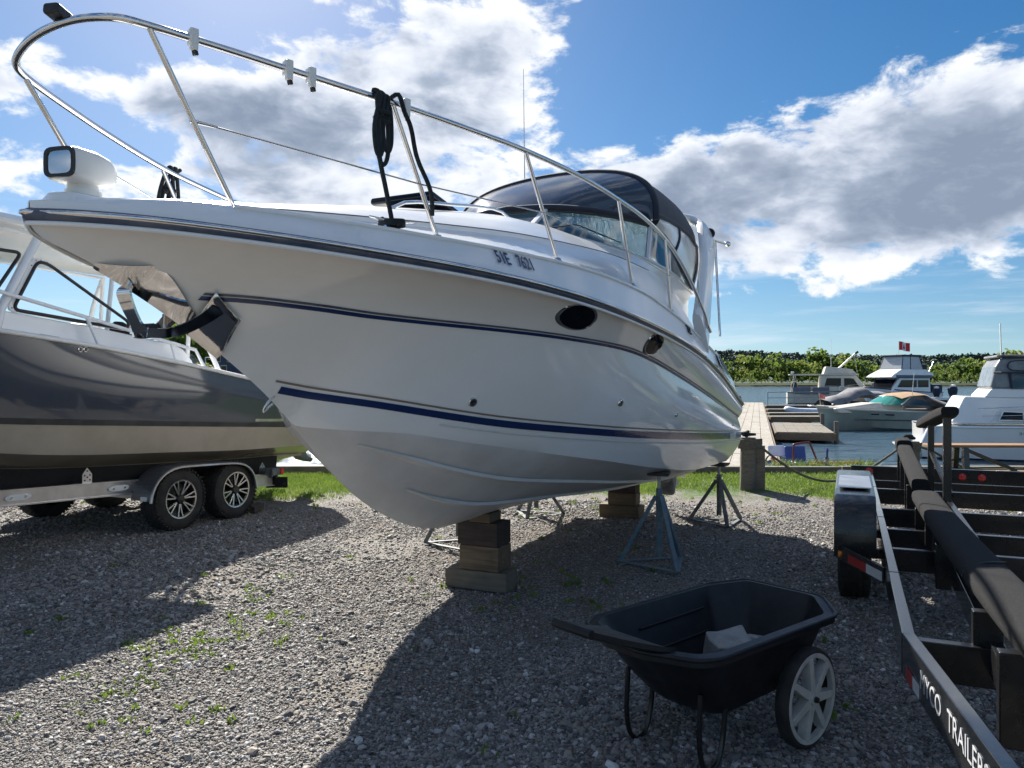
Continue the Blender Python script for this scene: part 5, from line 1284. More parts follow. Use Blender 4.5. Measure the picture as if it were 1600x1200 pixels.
# ================================================================== the water's edge
def rope_on(name, pts, r, mt, label, n=8, seg=6, cat='rope', group=None):
    o = obj(name, MB().tube(smooth_path(pts, seg), r, n), mt, smooth=60); return tag(o, label, cat, group)
hemp = mat('weathered rope', (.15, .135, .11), .95, col2=(.09, .08, .065), vs=40, bump=.8, bs=160)
def piling(x, y, h, r, label, box=False):
    p = thing('mooring_piling', label, 'piling', (x, y, 0), random.uniform(-.1, .1), 'mooring pilings along the bank')
    rr = []
    for i, z in enumerate(np.linspace(-.3, h, 8)):
        rr.append([((r*random.uniform(.94, 1.05))*math.cos(a)+.012*z, (r*random.uniform(.94, 1.05))*math.sin(a), z) for a in np.linspace(0, 2*math.pi, 16, endpoint=False)])
    m = MB(); m.grid(rr, closed=True); m.poly(rr[-1]); obj('post', m, post_m, p, smooth=40)
    if box:
        obj('square_post', MB().box((.20, .10, (h-.1)/2-.02), (.17, .17, h-.12)), timber_g, p, smooth=None, bevel=.008)
    co = []
    for k in range(90): a = k*.42; co.append(((r*1.22+.02*math.sin(k*1.7)+(.07 if box and math.cos(a) > .3 else 0))*math.cos(a), (r*1.2)*math.sin(a), h-.17+.0016*k))
    obj('rope_coil', MB().tube(co, .014, 6), hemp, p, smooth=60)
    kn = [(random.gauss(0, .07), random.gauss(0, .06), h+.02+abs(random.gauss(0, .06))) for _ in range(12)]
    obj('rope_bundle', MB().tube(smooth_path(kn, 6), .020, 6), rope_m, p, smooth=60)
    return p
pc_ = gnd(1168, 768); piling(pc_.x, pc_.y, .84, .115, 'weathered piling wrapped in rope with a pale square post behind it', True)
P2 = Vector((6.72, 13.0, 0)); piling(P2.x, P2.y, .70, .13, 'rope wrapped piling behind the black trailer')
a_ = Vector((pc_.x+.2, pc_.y-.1, .68)); b_ = Vector((P2.x-.14, P2.y, .62))
rp = []
for k in range(13):
    s = k/12; p = a_.lerp(b_, s); p.z -= .62*math.sin(math.pi*s)**1.0*(1-.25*s); rp.append(p)
rope_on('mooring_rope', rp, .020, hemp, 'thick grey rope sagging between the two pilings')
rp = [Vector((P2.x+.1, P2.y, .62)), Vector((7.3, 13.4, .50)), Vector((8.2, 13.9, .16)), Vector((9.4, 14.1, .12)), Vector((11, 14.2, .3))]
rope_on('mooring_rope', rp, .020, hemp, 'grey rope running from the far piling towards the white flybridge cruiser')
# kerb timbers along the bank
KL = ['kerb timber on the bank beyond the bow of the grey fishing boat', 'kerb timber on the bank behind the fishing boat cabin', 'kerb timber on the bank behind the fishing boat trailer wheels', 'kerb timber on the bank behind the cruiser bow', 'kerb timber on the bank behind the cruiser', 'kerb timber on the bank left of the main dock', 'kerb timber on the bank below the pedal boat', 'kerb timber on the bank beside the trestle table']
for k, x in enumerate(np.arange(-9.0, 12, 3.02)):
    if 3.3 < x+1.5 < 4.4: continue
    o = obj('kerb_timber', MB().prism([(-1.5, -.10, -.02), (1.5, -.10, -.02), (1.5, -.10, .14+random.uniform(-.01, .01)), (-1.5, -.10, .14)], (0, .2, 0)), timber_g, smooth=None, bevel=.01)
    o.location = (x+1.5, SHORE-.02, 0); o.rotation_euler = (0, 0, random.uniform(-.008, .008)); tag(o, KL[k], 'timber', 'kerb timbers on the bank')

# ---- main dock and its fingers
def dock(name, label, A, B, width, z, rows, seglen, mt, beam=True, parent=None, piles=(), gap=.015):
    A = Vector((*A, 0)); B = Vector((*B, 0)); L = (B-A).length; d = (B-A).normalized(); ang = math.atan2(d.y, d.x)
    th = thing(name, label, 'dock', (A.x, A.y, 0), ang)
    w = width/rows; nseg = max(1, round(L/seglen)); sl = L/nseg
    base = MB().box((0, 0, 0), (sl-gap, w-gap, .05)).mesh('plank', mt); 
    for i in range(nseg):
        for k in range(rows):
            o = bpy.data.objects.new('plank', base); COL.objects.link(o); o.parent = th
            o.location = (sl*(i+.5), -width/2+w*(k+.5), z-.025+random.uniform(-.006, .006)); o.rotation_euler = (random.uniform(-.006, .006), random.uniform(-.003, .003), 0)
    for sgn in (1, -1): obj('fascia', MB().box((L/2, sgn*(width/2+.03), z-.16), (L, .05, .26)), plank_d, th, smooth=None)
    obj('end_beam', MB().box((L+.03, 0, z-.16), (.05, width+.1, .26)), plank_d, th, smooth=None); obj('end_beam', MB().box((-.03, 0, z-.16), (.05, width+.1, .26)), plank_d, th, smooth=None)
    nf = max(1, int(L/2.4))
    for k in range(nf): obj('float', MB().box((L*(k+.5)/nf, 0, WZ+.10), (1.3, width*.8, .34)), black_pl, th, smooth=None, bevel=.05)
    for (s, sd_, h) in piles: obj('dock_post', MB().cyl((s, sd_*(width/2+.09), WZ-.3), (s, sd_*(width/2+.09), h), .085, n=10), post_m, th, smooth=50)
    return th
dA, dB = Vector((4.15, 14.42)), Vector((21.2, 68.)); dd = (dB-dA).normalized(); dn = Vector((dd.y, -dd.x))
dock('main_dock', 'long dock of bleached planks running out from the bank past the cruiser', dA, dB, 1.75, -.10, 5, 2.7, plank_m, piles=[(22, 1, .55), (27, 1, .5), (31, 1, .45), (35.5, 1, .5), (39, 1, .4), (43, 1, .5), (47, 1, .45), (50, 1, .4), (53, 1, .5)])
def dk(s, r): q = dA+dd*s+dn*r; return (q.x, q.y)
dock('side_platform', 'low weathered platform lashed to the side of the main dock', dk(15.5, 2.1), dk(22.5, 2.1), 2.0, -.16, 5, 2.3, timber_g, piles=[(0.2, -1, .25), (6.6, -1, .30)])
FG = [(28.5, 9.5, 'finger dock nearest the grey green runabout'), (33.5, 9.0, 'second finger dock beyond the runabout'), (40, 12, 'wide brown finger dock below the grey covered boat'), (49, 13, 'far finger dock in front of the trawler')]
for s, ln, lb in FG:
    a = dA+dd*s+dn*.95; b = a+Vector((ln, .35)); dock('finger_dock', lb, a, b, .95, -.12, 3, 3.1, plank_m, piles=[(ln*.5, 1, .35), (ln-.3, 1, .45)])
# handrails at the far end of the dock
hr = thing('dock_railing', 'thin green metal railing at the far end of the main dock', 'railing', (dk(49, 1.2)[0], dk(49, 1.2)[1], -.1), 0)
for z in (1.0, .55): obj('rail', MB().cyl((0, 0, z), (9.5, 3, z), .025, n=6), bluejack, hr, smooth=60)
for k in range(5): obj('post', MB().cyl((9.5*k/4, 3*k/4, -.4), (9.5*k/4, 3*k/4, 1.02), .03, n=6), bluejack, hr, smooth=60)
# boardwalk on the left
dock('boardwalk', 'pale boardwalk along the bank behind the grey fishing boat', (-14, 15.3), (-.5, 15.3), 1.5, -.02, 5, 2.7, plank_m)
# ---- a moored pedal craft with a red hoop
bluev = mat('blue vinyl', (.02, .05, .26), .4, col2=(.03, .06, .2), vs=8); pinkv = mat('red pvc', (.5, .05, .07), .4); whitev = mat('pale pvc', (.62, .64, .72), .35, col2=(.5, .53, .62), vs=6); redp = mat('dark red tube paint', (.13, .02, .025), .35)
pk = thing('pedal_boat', 'blue white and red inflatable pedal boat with a red hoop frame and blue seat', 'pedal boat', (5.55, 15.2, -.30), .08)
for yy in (-.42, .42):
    hp_ = smooth_path([(-.62, yy*.8, .42), (-.5, yy, .26), (-.1, yy, .20), (.5, yy, .20), (1.0, yy*.9, .20), (1.45, yy*.5, .22)], 5)
    h_ = obj('tube', MB().tube(hp_, [.10+.09*math.sin(math.pi*min(1, (i+2)/(len(hp_)+2))) for i in range(len(hp_))], 14), whitev, pk, smooth=60)
    obj('tube_stripe', MB().tube([p+Vector((0, -.06, .165 if i > 3 else .14)) for i, p in enumerate(hp_)], .03, 6), pinkv, h_, smooth=60)
    obj('tube_nose', MB().tube([Vector((-.66, yy*.75, .48)), Vector((-.56, yy*.9, .32)), Vector((-.48, yy, .26))], [.06, .14, .165], 12), bluev, h_, smooth=60)
obj('floor', MB().box((.4, 0, .22), (1.3, .8, .06)), bluev, pk, smooth=None, bevel=.02)
obj('seat', MB().box((.12, -.1, .40), (.42, .40, .07), (0, .1, 0)).box((.10, .14, .56), (.42, .06, .34), (-.25, 0, 0)), bluev, pk, smooth=None, bevel=.03)
obj('seat', MB().box((-.22, .3, .62), (.34, .05, .22), (-.2, 0, 0)), whitev, pk, smooth=None, bevel=.03)
obj('hoop_frame', MB().tube(smooth_path([(-.14, -.3, .16), (-.14, -.3, .72), (-.10, -.3, .80), (.14, -.3, .83), (.20, -.3, .78), (.42, -.3, .26), (.45, -.3, .2)], 5), .020, 8), redp, pk, smooth=60)
obj('grab_arch', MB().tube(smooth_path([(-.40, .35, .2), (-.42, .35, .42), (-.30, .35, .56), (-.12, .35, .5), (-.08, .35, .3)], 5), .018, 8), black_pl, pk, smooth=60)
pa = obj('paddle_pole', MB().cyl((.50, -.32, .2), (.53, -.32, .72), .022, n=8), bluev, pk, smooth=60)
obj('paddle_grip', MB().lathe([(.0005, -.04), (.03, -.03), (.035, 0), (.03, .03), (.0005, .04)], 12, Matrix.Translation((.52, -.32, .52))), black_pl, pa, smooth=60)
# rushes and seedheads along the bank
bp_ = []
for _ in range(260):
    c = Vector((random.uniform(4.9, 6.9), SHORE+random.uniform(.1, .35), -.05))
    for _ in range(5): bp_.append((c.x+random.gauss(0, .03), c.y+random.gauss(0, .03), c.z))
blade_object('bank_weeds', bp_, .10, .34, .018, gr, 'tall straggly weeds growing on the bank by the pedal boat')
# ---- coiled dock lines on the cruiser's rail
def coil(f, side, label):
    tt = side*hermite([(a, b) for a, b, c in RT])(f); z = rz_(f)-(LIST(tt) if side < 0 else 0); M = BT
    def L(a, b, c): return M.world(f+a, tt+side*b, z+c)
    pts = []
    for k in range(3):                       # long loops hanging from the rail
        o = -.040+.034*k; dp = -.25-.035*((k*2) % 3); w = .050+.016*(k % 2)
        pts += [L(o, -.010, .03), L(o+.004, .034, .0), L(o+w, .036, dp*.55), L(o+w*.75, .036, dp*.95), L(o+w*.1, .036, dp*1.03), L(o-w*.45, .034, dp*.75), L(o-.01, .030, -.03)]
    tr = [L(.06-.022*k, .042+.004*(k % 2), -.09-.012*(k % 3)) for k in range(7)]
    o = obj('dock_line', MB().tube(smooth_path(pts, 5), .0115, 8), rope_m, smooth=60)
    obj('wrap', MB().tube(smooth_path([L(-.03+.085*((k % 2)), .05 if (k//2) % 2 == 0 else .018, -.075-.012*k) for k in range(5)], 5), .0115, 8), rope_m, o, smooth=60)
    return o, L
o, L_ = coil(2.53, 1, ''); tag(o, 'black dock line coiled over the port bow rail and tied to the cleat', 'rope', 'dock lines on the bow rail')
cz_ = BT.world(2.42, .80, deck_z(2.42, .80)+.05)
obj('fall', MB().tube(smooth_path([L_(.05, .03, .0), L_(.045, .034, -.16), L_(.03, .03, -.30), (L_(.03, .03, -.30)+cz_)/2, cz_], 6), .012, 8), rope_m, o, smooth=60)
tn_ = []
for k in range(16): a = k*1.1; tn_.append(cz_+Vector((.06*math.cos(a), .03*math.sin(a), -.03+.002*k)))
obj('cleat_turns', MB().tube(smooth_path(tn_, 4), .012, 8), rope_m, o, smooth=60)
st_t, st_b = BT.world(2.45, .83, rz_(2.45)), BT.world(2.13, .885, deck_z(2.13, .885))
ax = [st_t+(st_b-st_t)*s+Vector((.028*(1-.5*s), -.016, 0)) for s in np.linspace(.0, .84, 12)]
for i_, q_ in enumerate(ax): q_.x += .012*math.sin(i_*.9)+.02*math.sin(math.pi*i_/11)
ax[0] += Vector((.0, 0, .035)); obj('tail', MB().tube(smooth_path([BT.world(2.44, .79, rz_(2.44)+.02)]+ax, 4), .0115, 8), rope_m, o, smooth=60)
o2, L2 = coil(2.35, -1, ''); tag(o2, 'black dock line hung in a coil on the starboard bow rail', 'rope', 'dock lines on the bow rail')

# ================================================================== boats afloat in the marina
cream = mat('cream gelcoat', (.62, .58, .50), .25, col2=(.56, .52, .45), vs=3, rv=.1)
sage = mat('sage grey gelcoat', (.30, .34, .31), .2, col2=(.26, .30, .28), vs=2, coat=.3)
greytarp = mat('grey boat cover', (.20, .20, .22), .9, col2=(.14, .14, .155), vs=3, bump=.4, bs=8)
tanc = mat('tan canvas', (.36, .24, .14), .9, col2=(.30, .19, .11), vs=4)
vinyl_g = mat('grey camper vinyl', (.20, .21, .22), .25, rv=.2, vs=3, col2=(.13, .14, .155), bump=.1, bs=6)
teal = mat('teal screen', (.05, .26, .22), .08, coat=.4)
slate = mat('slate bulwark cloth', (.16, .165, .21), .8, col2=(.13, .135, .175), vs=3)
def afloat(name, label, px, d, u, group='boats afloat in the marina'):
    """stern or bow is not assumed: the centre of the boat stands at pixel column px, d metres out"""
    u = Vector(u).normalized(); return thing(name, label, 'boat', ((px-800)/F*d, d, WZ), math.atan2(u.y, u.x), group)
def m_hull(L, B, hb, hs, draft=.35, bow=.34, rake=.9, n=26, transom=.88):
    m = MB(); rr = []
    for i in range(n+1):
        s = i/n; x = -L/2+L*s; k = max(0, (s-(1-bow*1.6))/(bow*1.6)); w = B/2*(transom+(1-transom)*min(1, s*2))*max(0, 1-k**2.2)**.85
        zs_ = hs+(hb-hs)*s**1.6; kz = -draft+(draft+zs_*.97)*max(0, (s-.86)/.14)**2.4; row = []
        wc = w*(.90-.55*k); zc = max(kz, .06+.35*zs_*k**1.4)
        for q in ((0, kz), (wc*.5, kz+(zc-kz)*.55), (wc, zc), (wc+(w-wc)*.45, zc+(zs_-zc)*.5), (w, zs_)): row.append((x+rake*0*q[1], q[0], q[1]))
        rr.append([(a, -b, c) for a, b, c in row[::-1]]+row[1:])
    m.grid(rr); m.poly(rr[0]); return m, rr
def sheer_tube(rr, r, dz=0., sides=(0, -1)):
    m = MB()
    for k in sides: m.tube([Vector(r_[k])+Vector((0, 0, dz)) for r_ in rr], r, 6)
    return m
def deck_of(rr, dz=.03, crown=.08):
    m = MB(); m.grid([[(r[0][0], r[0][1]*q, r[0][2]+dz*0+crown*(1-q*q)) for q in np.linspace(1, -1, 7)] for r in rr]); return m
def house(par, name, prof, w, mt, bevel=.04, wt=None):
    """side profile (x, z) across width w; wt narrower width at the top"""
    zlo = min(z for x, z in prof); zhi = max(z for x, z in prof); wt = wt or w; n = len(prof)
    W_ = lambda z: w+(wt-w)*(z-zlo)/max(zhi-zlo, 1e-6)
    vs = [(x, -W_(z)/2, z) for x, z in prof]+[(x, W_(z)/2, z) for x, z in prof]
    fs = [list(range(n)), [n+i for i in range(n)][::-1]]+[(i, (i+1) % n, n+(i+1) % n, n+i) for i in range(n)]
    return obj(name, MB().add(vs, fs), mt, par, smooth=None, bevel=bevel)
def windows(par, quads, w, mt=None, sides=(1, -1), nm='window', off=.012):
    for q in quads:
        for sg in sides:
            fr = obj(nm, MB().prism([(x, sg*(w+off), z) for x, z in q], (0, sg*.012, 0)), mt or glass_dark, par, smooth=None)
def rail_of(par, pts, posts, r=.02, mt=None):
    ra = obj('rail', MB().tube(smooth_path(pts, 4), r, 6), mt or steel, par, smooth=60)
    for a, b in posts: obj('rail_post', MB().cyl(a, b, r*.8, n=6), mt or steel, ra, smooth=60)
# ---- sage green runabout
ro = afloat('runabout', 'sage grey runabout with tan bimini and black aft cover moored beyond the dock', 1385, 37.0, (-.98, -.2))
hm, rr = m_hull(7.4, 2.5, 1.05, .80); obj('hull', hm, sage, ro, smooth=35)
obj('rub_rail', sheer_tube(rr, .04), cream, ro, smooth=60); obj('deck', deck_of(rr, crown=.12), cream, ro, smooth=60)
obj('hull_stripe', MB().grid([[(r[-1][0], r[-1][1]+.02, r[-1][2]*.50), (r[-1][0], r[-1][1]+.02, r[-1][2]*.56)] for r in rr[:22]]), blackp, ro, smooth=60)
house(ro, 'foredeck', [(3.2, 1.02), (1.0, 1.28), (-.4, 1.25), (-.4, .8), (3.0, .8)], 1.5, cream, .08, 1.1)
windows(ro, [[(1.75, .80), (1.3, .79), (1.32, .73), (1.7, .74)], [(1.0, .77), (.5, .75), (.52, .69), (.95, .71)]], 1.2)
wsn = obj('windscreen', MB().grid([[(.95-.95*abs(q)**2.4, q*1.05, 1.18), (.15-.75*abs(q)**2.4, q*.92, 1.58)] for q in np.linspace(-1, 1, 13)]), teal, ro, smooth=60)
obj('screen_frame', MB().tube([(.15-.75*abs(q)**2.4, q*.92, 1.58) for q in np.linspace(-1, 1, 13)], .028, 6).cyl((0, 1.05, 1.18), (-.6, .92, 1.58), .035).cyl((0, -1.05, 1.18), (-.6, -.92, 1.58), .035), cream, wsn, smooth=60)
obj('side_screen', MB().prism([(0., 1.07, 1.15), (-.6, .95, 1.56), (-1.9, 1.05, 1.15)], (0, .01, 0)), glass, ro, smooth=None); obj('side_screen', MB().prism([(0., -1.07, 1.15), (-.6, -.95, 1.56), (-1.9, -1.05, 1.15)], (0, -.01, 0)), glass, ro, smooth=None)
obj('bimini', MB().grid([[(x, q*1.05, z-.14*q*q) for q in np.linspace(-1, 1, 9)] for x, z in ((.0, 1.62), (-.5, 1.74), (-1.2, 1.78), (-1.55, 1.72))]), tanc, ro, smooth=60)
obj('aft_cover', MB().grid([[(x, q*1.12, z-.28*q**4) for q in np.linspace(-1, 1, 11)] for x, z in ((-1.2, 1.70), (-1.6, 1.68), (-2.3, 1.42), (-3.0, 1.22), (-3.7, 1.05))]), canvas, ro, smooth=60)
obj('pulpit', MB().prism([(3.3, -.35, 1.06), (4.1, -.16, 1.10), (4.1, .16, 1.10), (3.3, .35, 1.06)], (0, 0, .07)), cream, ro, smooth=None, bevel=.03)
obj('antenna', MB().cyl((-.6, .95, 1.2), (-.75, .95, 2.7), .014, n=6), white_pl, ro, smooth=60)
pen = obj('bow_staff', MB().cyl((3.5, 0, 1.1), (3.6, 0, 1.75), .012, n=6), steel, ro, smooth=60); obj('pennant', MB().grid([[(3.58-.34*s, .05*math.sin(4*s), 1.72-.10*s), (3.58-.34*s, .05*math.sin(4*s+.5), 1.48-.05*s)] for s in np.linspace(0, 1, 6)]), mat('faded red cloth', (.55, .16, .15), .9), pen, smooth=60)
# ---- cream trawler, bow to the right
tw = afloat('trawler_yacht', 'cream trawler yacht with boom mast and overhanging aft roof beyond the finger docks', 1306, 80, (.96, -.28))
hm, rr = m_hull(9.6, 3.2, 1.6, 1.15); obj('hull', hm, cream, tw, smooth=35); obj('rub_rail', sheer_tube(rr, .05), timber_d, tw, smooth=60); obj('deck', deck_of(rr), cream, tw, smooth=60)
for x0, x1 in ((-4.3, -2.6), (-2.4, -.8)):
    for sg in (1, -1): obj('bulwark_cloth', MB().prism([(x0, sg*1.62, 1.0), (x1, sg*1.63, 1.0), (x1, sg*1.63, 1.75), (x0, sg*1.62, 1.70)], (0, sg*.03, 0)), slate, tw, smooth=None)
hs_ = house(tw, 'wheelhouse', [(-1.7, 1.1), (2.9, 1.1), (2.75, 1.7), (1.75, 2.95), (-1.55, 2.95)], 2.6, cream, .05, 2.3)
windows(hs_, [[(-1.25, 1.75), (.35, 1.75), (.35, 2.65), (-1.0, 2.65)], [(.65, 1.75), (2.1, 1.75), (1.5, 2.62), (.65, 2.65)]], 1.22)
obj('roof', MB().box((-1.3, 0, 3.02), (6.6, 2.7, .12)), cream, tw, smooth=None, bevel=.04)
house(tw, 'flybridge', [(-1.3, 3.08), (1.9, 3.08), (1.4, 3.55), (-.9, 3.85), (-1.05, 3.85)], 2.2, cream, .05, 1.9)
obj('mast', MB().cyl((.2, 0, 3.6), (1.9, 0, 5.25), .10, .07, n=10), white_pl, tw, smooth=60); obj('masthead', MB().box((2.0, 0, 5.3), (.34, .18, .24), (0, -.6, 0)), black_pl, tw, smooth=None, bevel=.05)
obj('mast_stay', MB().cyl((1.8, 0, 5.1), (3.0, 0, 3.4), .015, n=5).cyl((1.8, .1, 5.1), (2.2, 1.0, 3.1), .015, n=5), steel, tw, smooth=60)
obj('antenna', MB().cyl((-.4, .6, 3.6), (-.4, .6, 6.8), .018, n=6), white_pl, tw, smooth=60)
obj('roof_post', MB().cyl((-4.35, 1.2, 1.15), (-4.0, 1.2, 2.98), .04).cyl((-4.35, -1.2, 1.15), (-4.0, -1.2, 2.98), .04), cream, tw, smooth=60)
obj('life_ring', MB().tube([(.4+.28*math.cos(a), -1.36, 1.55+.28*math.sin(a)) for a in np.linspace(0, 2*math.pi, 18, endpoint=False)], .07, 8, closed=True), white_pl, tw, smooth=60)
rail_of(tw, [(-1.6, -1.5, 1.85), (1.5, -1.5, 1.95), (4.0, -.7, 2.3), (4.7, 0, 2.4)], [((x, -1.5, 1.15), (x, -1.5, 1.9)) for x in (-1.4, -.2, 1.0)]+[((3.2, -1.0, 1.4), (3.2, -1.0, 2.2))])
obj('floodlight', MB().box((-4.3, -1.0, 3.25), (.3, .2, .22)), white_pl, tw, smooth=None, bevel=.03)
obj('helm_cover', MB().lathe([(.30, 0), (.34, .3), (.22, .6), (.0005, .75)], 10, Matrix.Translation((-4.1, -.4, 1.6))), canvas, tw, smooth=50)
# ---- flybridge yacht flying a flag
fy = afloat('flybridge_yacht', 'white flybridge motor yacht with enclosed navy topped bridge flying a red and white flag', 1402, 76, (-.90, -.42))
hm, rr = m_hull(9.5, 3.3, 1.75, 1.2); obj('hull', hm, gel, fy, smooth=35); obj('rub_rail', sheer_tube(rr, .05), navy, fy, smooth=60); obj('deck', deck_of(rr), gel, fy, smooth=60)
hs_ = house(fy, 'saloon', [(-3.0, 1.2), (2.7, 1.3), (1.3, 2.65), (-3.0, 2.65)], 2.8, gel, .05, 2.6)
windows(hs_, [[(-2.7, 1.75), (-1.2, 1.75), (-1.2, 2.45), (-2.7, 2.45)], [(-1.0, 1.75), (1.7, 1.75), (1.1, 2.45), (-1.0, 2.45)]], 1.36)
obj('saloon_front', MB().prism([(2.45, -1.2, 1.65), (2.45, 1.2, 1.65), (1.55, 1.15, 2.5), (1.55, -1.15, 2.5)], (.03, 0, .02)), glass_dark, hs_, smooth=None)
house(fy, 'bridge_deck', [(2.7, 2.72), (2.2, 3.0), (1.0, 3.5), (-2.4, 3.5), (-3.4, 3.1), (-3.4, 2.9), (2.3, 2.66)], 3.0, gel, .05, 2.6)
obj('bridge_apron', MB().box((-.5, 0, 2.80), (5.0, 3.04, .26)), navy, fy, smooth=None, bevel=.04)
house(fy, 'bridge_curtain', [(1.0, 3.5), (.55, 4.75), (-1.8, 4.75), (-2.1, 3.5)], 2.5, vinyl_w, .05, 2.1)
obj('bridge_roof', MB().box((-.65, 0, 4.83), (2.8, 2.3, .20)), canvas, fy, smooth=None, bevel=.08)
for x, x2 in ((.95, .52), (-.3, -.5), (-2.05, -1.78)):
    for sg in (1, -1): obj('curtain_seam', MB().bar((x, sg*1.26, 3.52), (x2, sg*1.06, 4.75), .05, .07), canvas, fy, smooth=None)
obj('bridge_cover', MB().box((-2.5, 0, 3.55), (.9, 2.2, 1.0)), canvas, fy, smooth=None, bevel=.15)
obj('crane', MB().cyl((-3.1, .9, 2.9), (-4.1, .9, 4.3), .05, n=8), alu, fy, smooth=60)
obj('cockpit_cover', MB().box((-3.9, 0, 1.6), (1.7, 2.9, .9)), canvas, fy, smooth=None, bevel=.2)
fs2 = obj('flagstaff', MB().cyl((-.6, -.3, 4.85), (-.6, -.3, 6.35), .02, n=6), steel, fy, smooth=60)
flag_r = mat('red flag cloth', (.62, .03, .035), .8); flag_w = mat('white flag cloth', (.75, .75, .75), .8)
def fl(s0, s1, mt, z0=0., z1=1., nm='flag'):
    m = MB(); m.grid([[(-.6-1.5*s, -.3+.12*math.sin(7*s), 6.30-.85*q-.16*s) for q in np.linspace(z0, z1, 5)] for s in np.linspace(s0, s1, 8)]); return obj(nm, m, mt, fs2, smooth=60)
fl(0, .25, flag_r, nm='flag_band'); fl(.25, .75, flag_w, nm='flag_field'); fl(.75, 1, flag_r, nm='flag_band')
lf_ = [(0, .95), (.10, .72), (.22, .80), (.18, .52), (.34, .58), (.30, .46), (.46, .36), (.40, .30), (.42, .16), (.06, .18), (.04, -.0)]
lf_ = lf_+[(-a, b) for a, b in lf_[1:][::-1]]
for dy in (-.012, .012): obj('maple_leaf', MB().poly([(-.6-1.5*.5-a*.62, -.3+.12*math.sin(7*(.5+a*.41))+dy, 6.30-.85*(1-b*.8-.1)-.16*.5) for a, b in lf_]), flag_r, fs2, smooth=None)
# ---- grey covered boat
gb = afloat('covered_boat', 'low boat under a slack grey cover tied to the wide brown finger dock', 1340, 60, (-.97, -.24))
hm, rr = m_hull(6.2, 2.3, .85, .7); obj('hull', hm, blackp, gb, smooth=35)
obj('cover', MB().grid([[(x, q*1.2, z-.55*abs(q)**3+.04*math.sin(5*x+6*q)) for q in np.linspace(-1, 1, 13)] for x, z in ((3.1, .9), (2.4, 1.15), (1.4, 1.35), (.6, 1.75), (-.2, 1.85), (-.8, 1.55), (-2.0, 1.5), (-3.1, 1.25))]), greytarp, gb, smooth=60)
# ---- outboard skiff
sk = afloat('outboard_boat', 'small white boat with two covered outboard motors behind the flybridge yacht', 1446, 72, (-.96, .28))
hm, rr = m_hull(5.5, 2.2, .95, .8); obj('hull', hm, gel, sk, smooth=35); obj('deck', deck_of(rr), gel, sk, smooth=60)
windows(sk, [[(-1.6, .35), (-.7, .35), (-.7, .6), (-1.6, .6)]], 1.0)
for x, y, s in ((-1.0, -.3, 1.), (-2.2, .3, 1.2)):
    ob = obj('outboard_cover', MB().lathe([(.20*s, 0), (.33*s, .35*s), (.36*s, .62*s), (.28*s, .8*s), (.0005, .85*s)], 14, Matrix.Translation((x, y, .85))), canvas, sk, smooth=50)
    obj('cowling', MB().lathe([(.2*s, 0), (.22*s, .18), (.0005, .26)], 12, Matrix.Translation((x, y, .85+.78*s))), white_pl, ob, smooth=50)
rail_of(sk, [(-2.7, -1., 1.0), (-2.8, -1.05, 1.45), (-1.8, -1.1, 1.5), (-1.7, -1.1, .9)], [])
# ---- tender
td = afloat('tender', 'pale grey inflatable tender lying between two finger docks', 1268, 52, (-.99, -.1))
obj('tube', MB().tube(smooth_path([(-1.5, .6, .25), (0, .62, .25), (1.2, .5, .3), (1.7, 0, .42), (1.2, -.5, .3), (0, -.62, .25), (-1.5, -.6, .25)], 5), .22, 12), whitev, td, smooth=60); obj('floor', MB().box((0, 0, .15), (2.6, 1.0, .06)), greytarp, td, smooth=None)
obj('outboard', MB().box((-1.6, 0, .55), (.3, .3, .5)), black_pl, td, smooth=None, bevel=.08)
# ---- white cruiser at the right
wc = afloat('flybridge_cruiser', 'large white cruiser with canvas enclosed helm and a red ball fender on its rail', 1693, 22.4, (.93, -.37))
wc.scale = (1, 1, .76)
hm, rr = m_hull(8.6, 3.1, 1.45, 1.25, transom=.92, bow=.30); obj('hull', hm, gel, wc, smooth=35); obj('rub_rail', sheer_tube(rr, .045), deckw, wc, smooth=60); obj('deck', deck_of(rr, crown=.05), gel, wc, smooth=60)
cbn = house(wc, 'cabin', [(-3.6, 1.35), (3.4, 1.5), (2.2, 1.95), (.3, 2.30), (-3.2, 2.42)], 2.75, gel, .07, 2.2)
for x0 in (-2.35, -1.72): 
    fr = obj('cabin_window', MB().prism([(x0, -1.37, 1.55), (x0+.56, -1.37, 1.55), (x0+.56, -1.34, 1.82), (x0+.1, -1.34, 1.84)], (0, -.012, 0)), glass_dark, cbn, smooth=None); obj('window_frame', MB().ring([(x0-.05, -1.375, 1.51), (x0+.61, -1.375, 1.51), (x0+.61, -1.345, 1.86), (x0+.06, -1.345, 1.88)], [(x0, -1.375, 1.55), (x0+.56, -1.375, 1.55), (x0+.56, -1.345, 1.82), (x0+.1, -1.345, 1.84)], (0, -.03, 0)), alu, fr, smooth=None)
house(wc, 'helm_coaming', [(-2.7, 2.38), (1.1, 2.28), (.7, 2.55), (-.2, 2.72), (-2.5, 2.72)], 2.3, gel, .06, 2.1)
enc = house(wc, 'camper_curtain', [(.25, 2.70), (-.25, 3.35), (-.45, 3.78), (-.8, 3.95), (-2.25, 3.9), (-2.4, 3.55), (-2.55, 2.70)], 2.15, vinyl_g, .12, 1.9)
obj('windscreen', MB().prism([(.10, -1.02, 2.74), (-.22, -1.0, 3.28), (-2.0, -1.06, 3.28), (-2.0, -1.09, 2.74)], (0, -.02, 0)), glass, enc, smooth=None)
obj('windscreen', MB().prism([(.30, -.98, 2.74), (.30, .98, 2.74), (-.16, .95, 3.3), (-.16, -.95, 3.3)], (.03, 0, .02)), glass, enc, smooth=None)
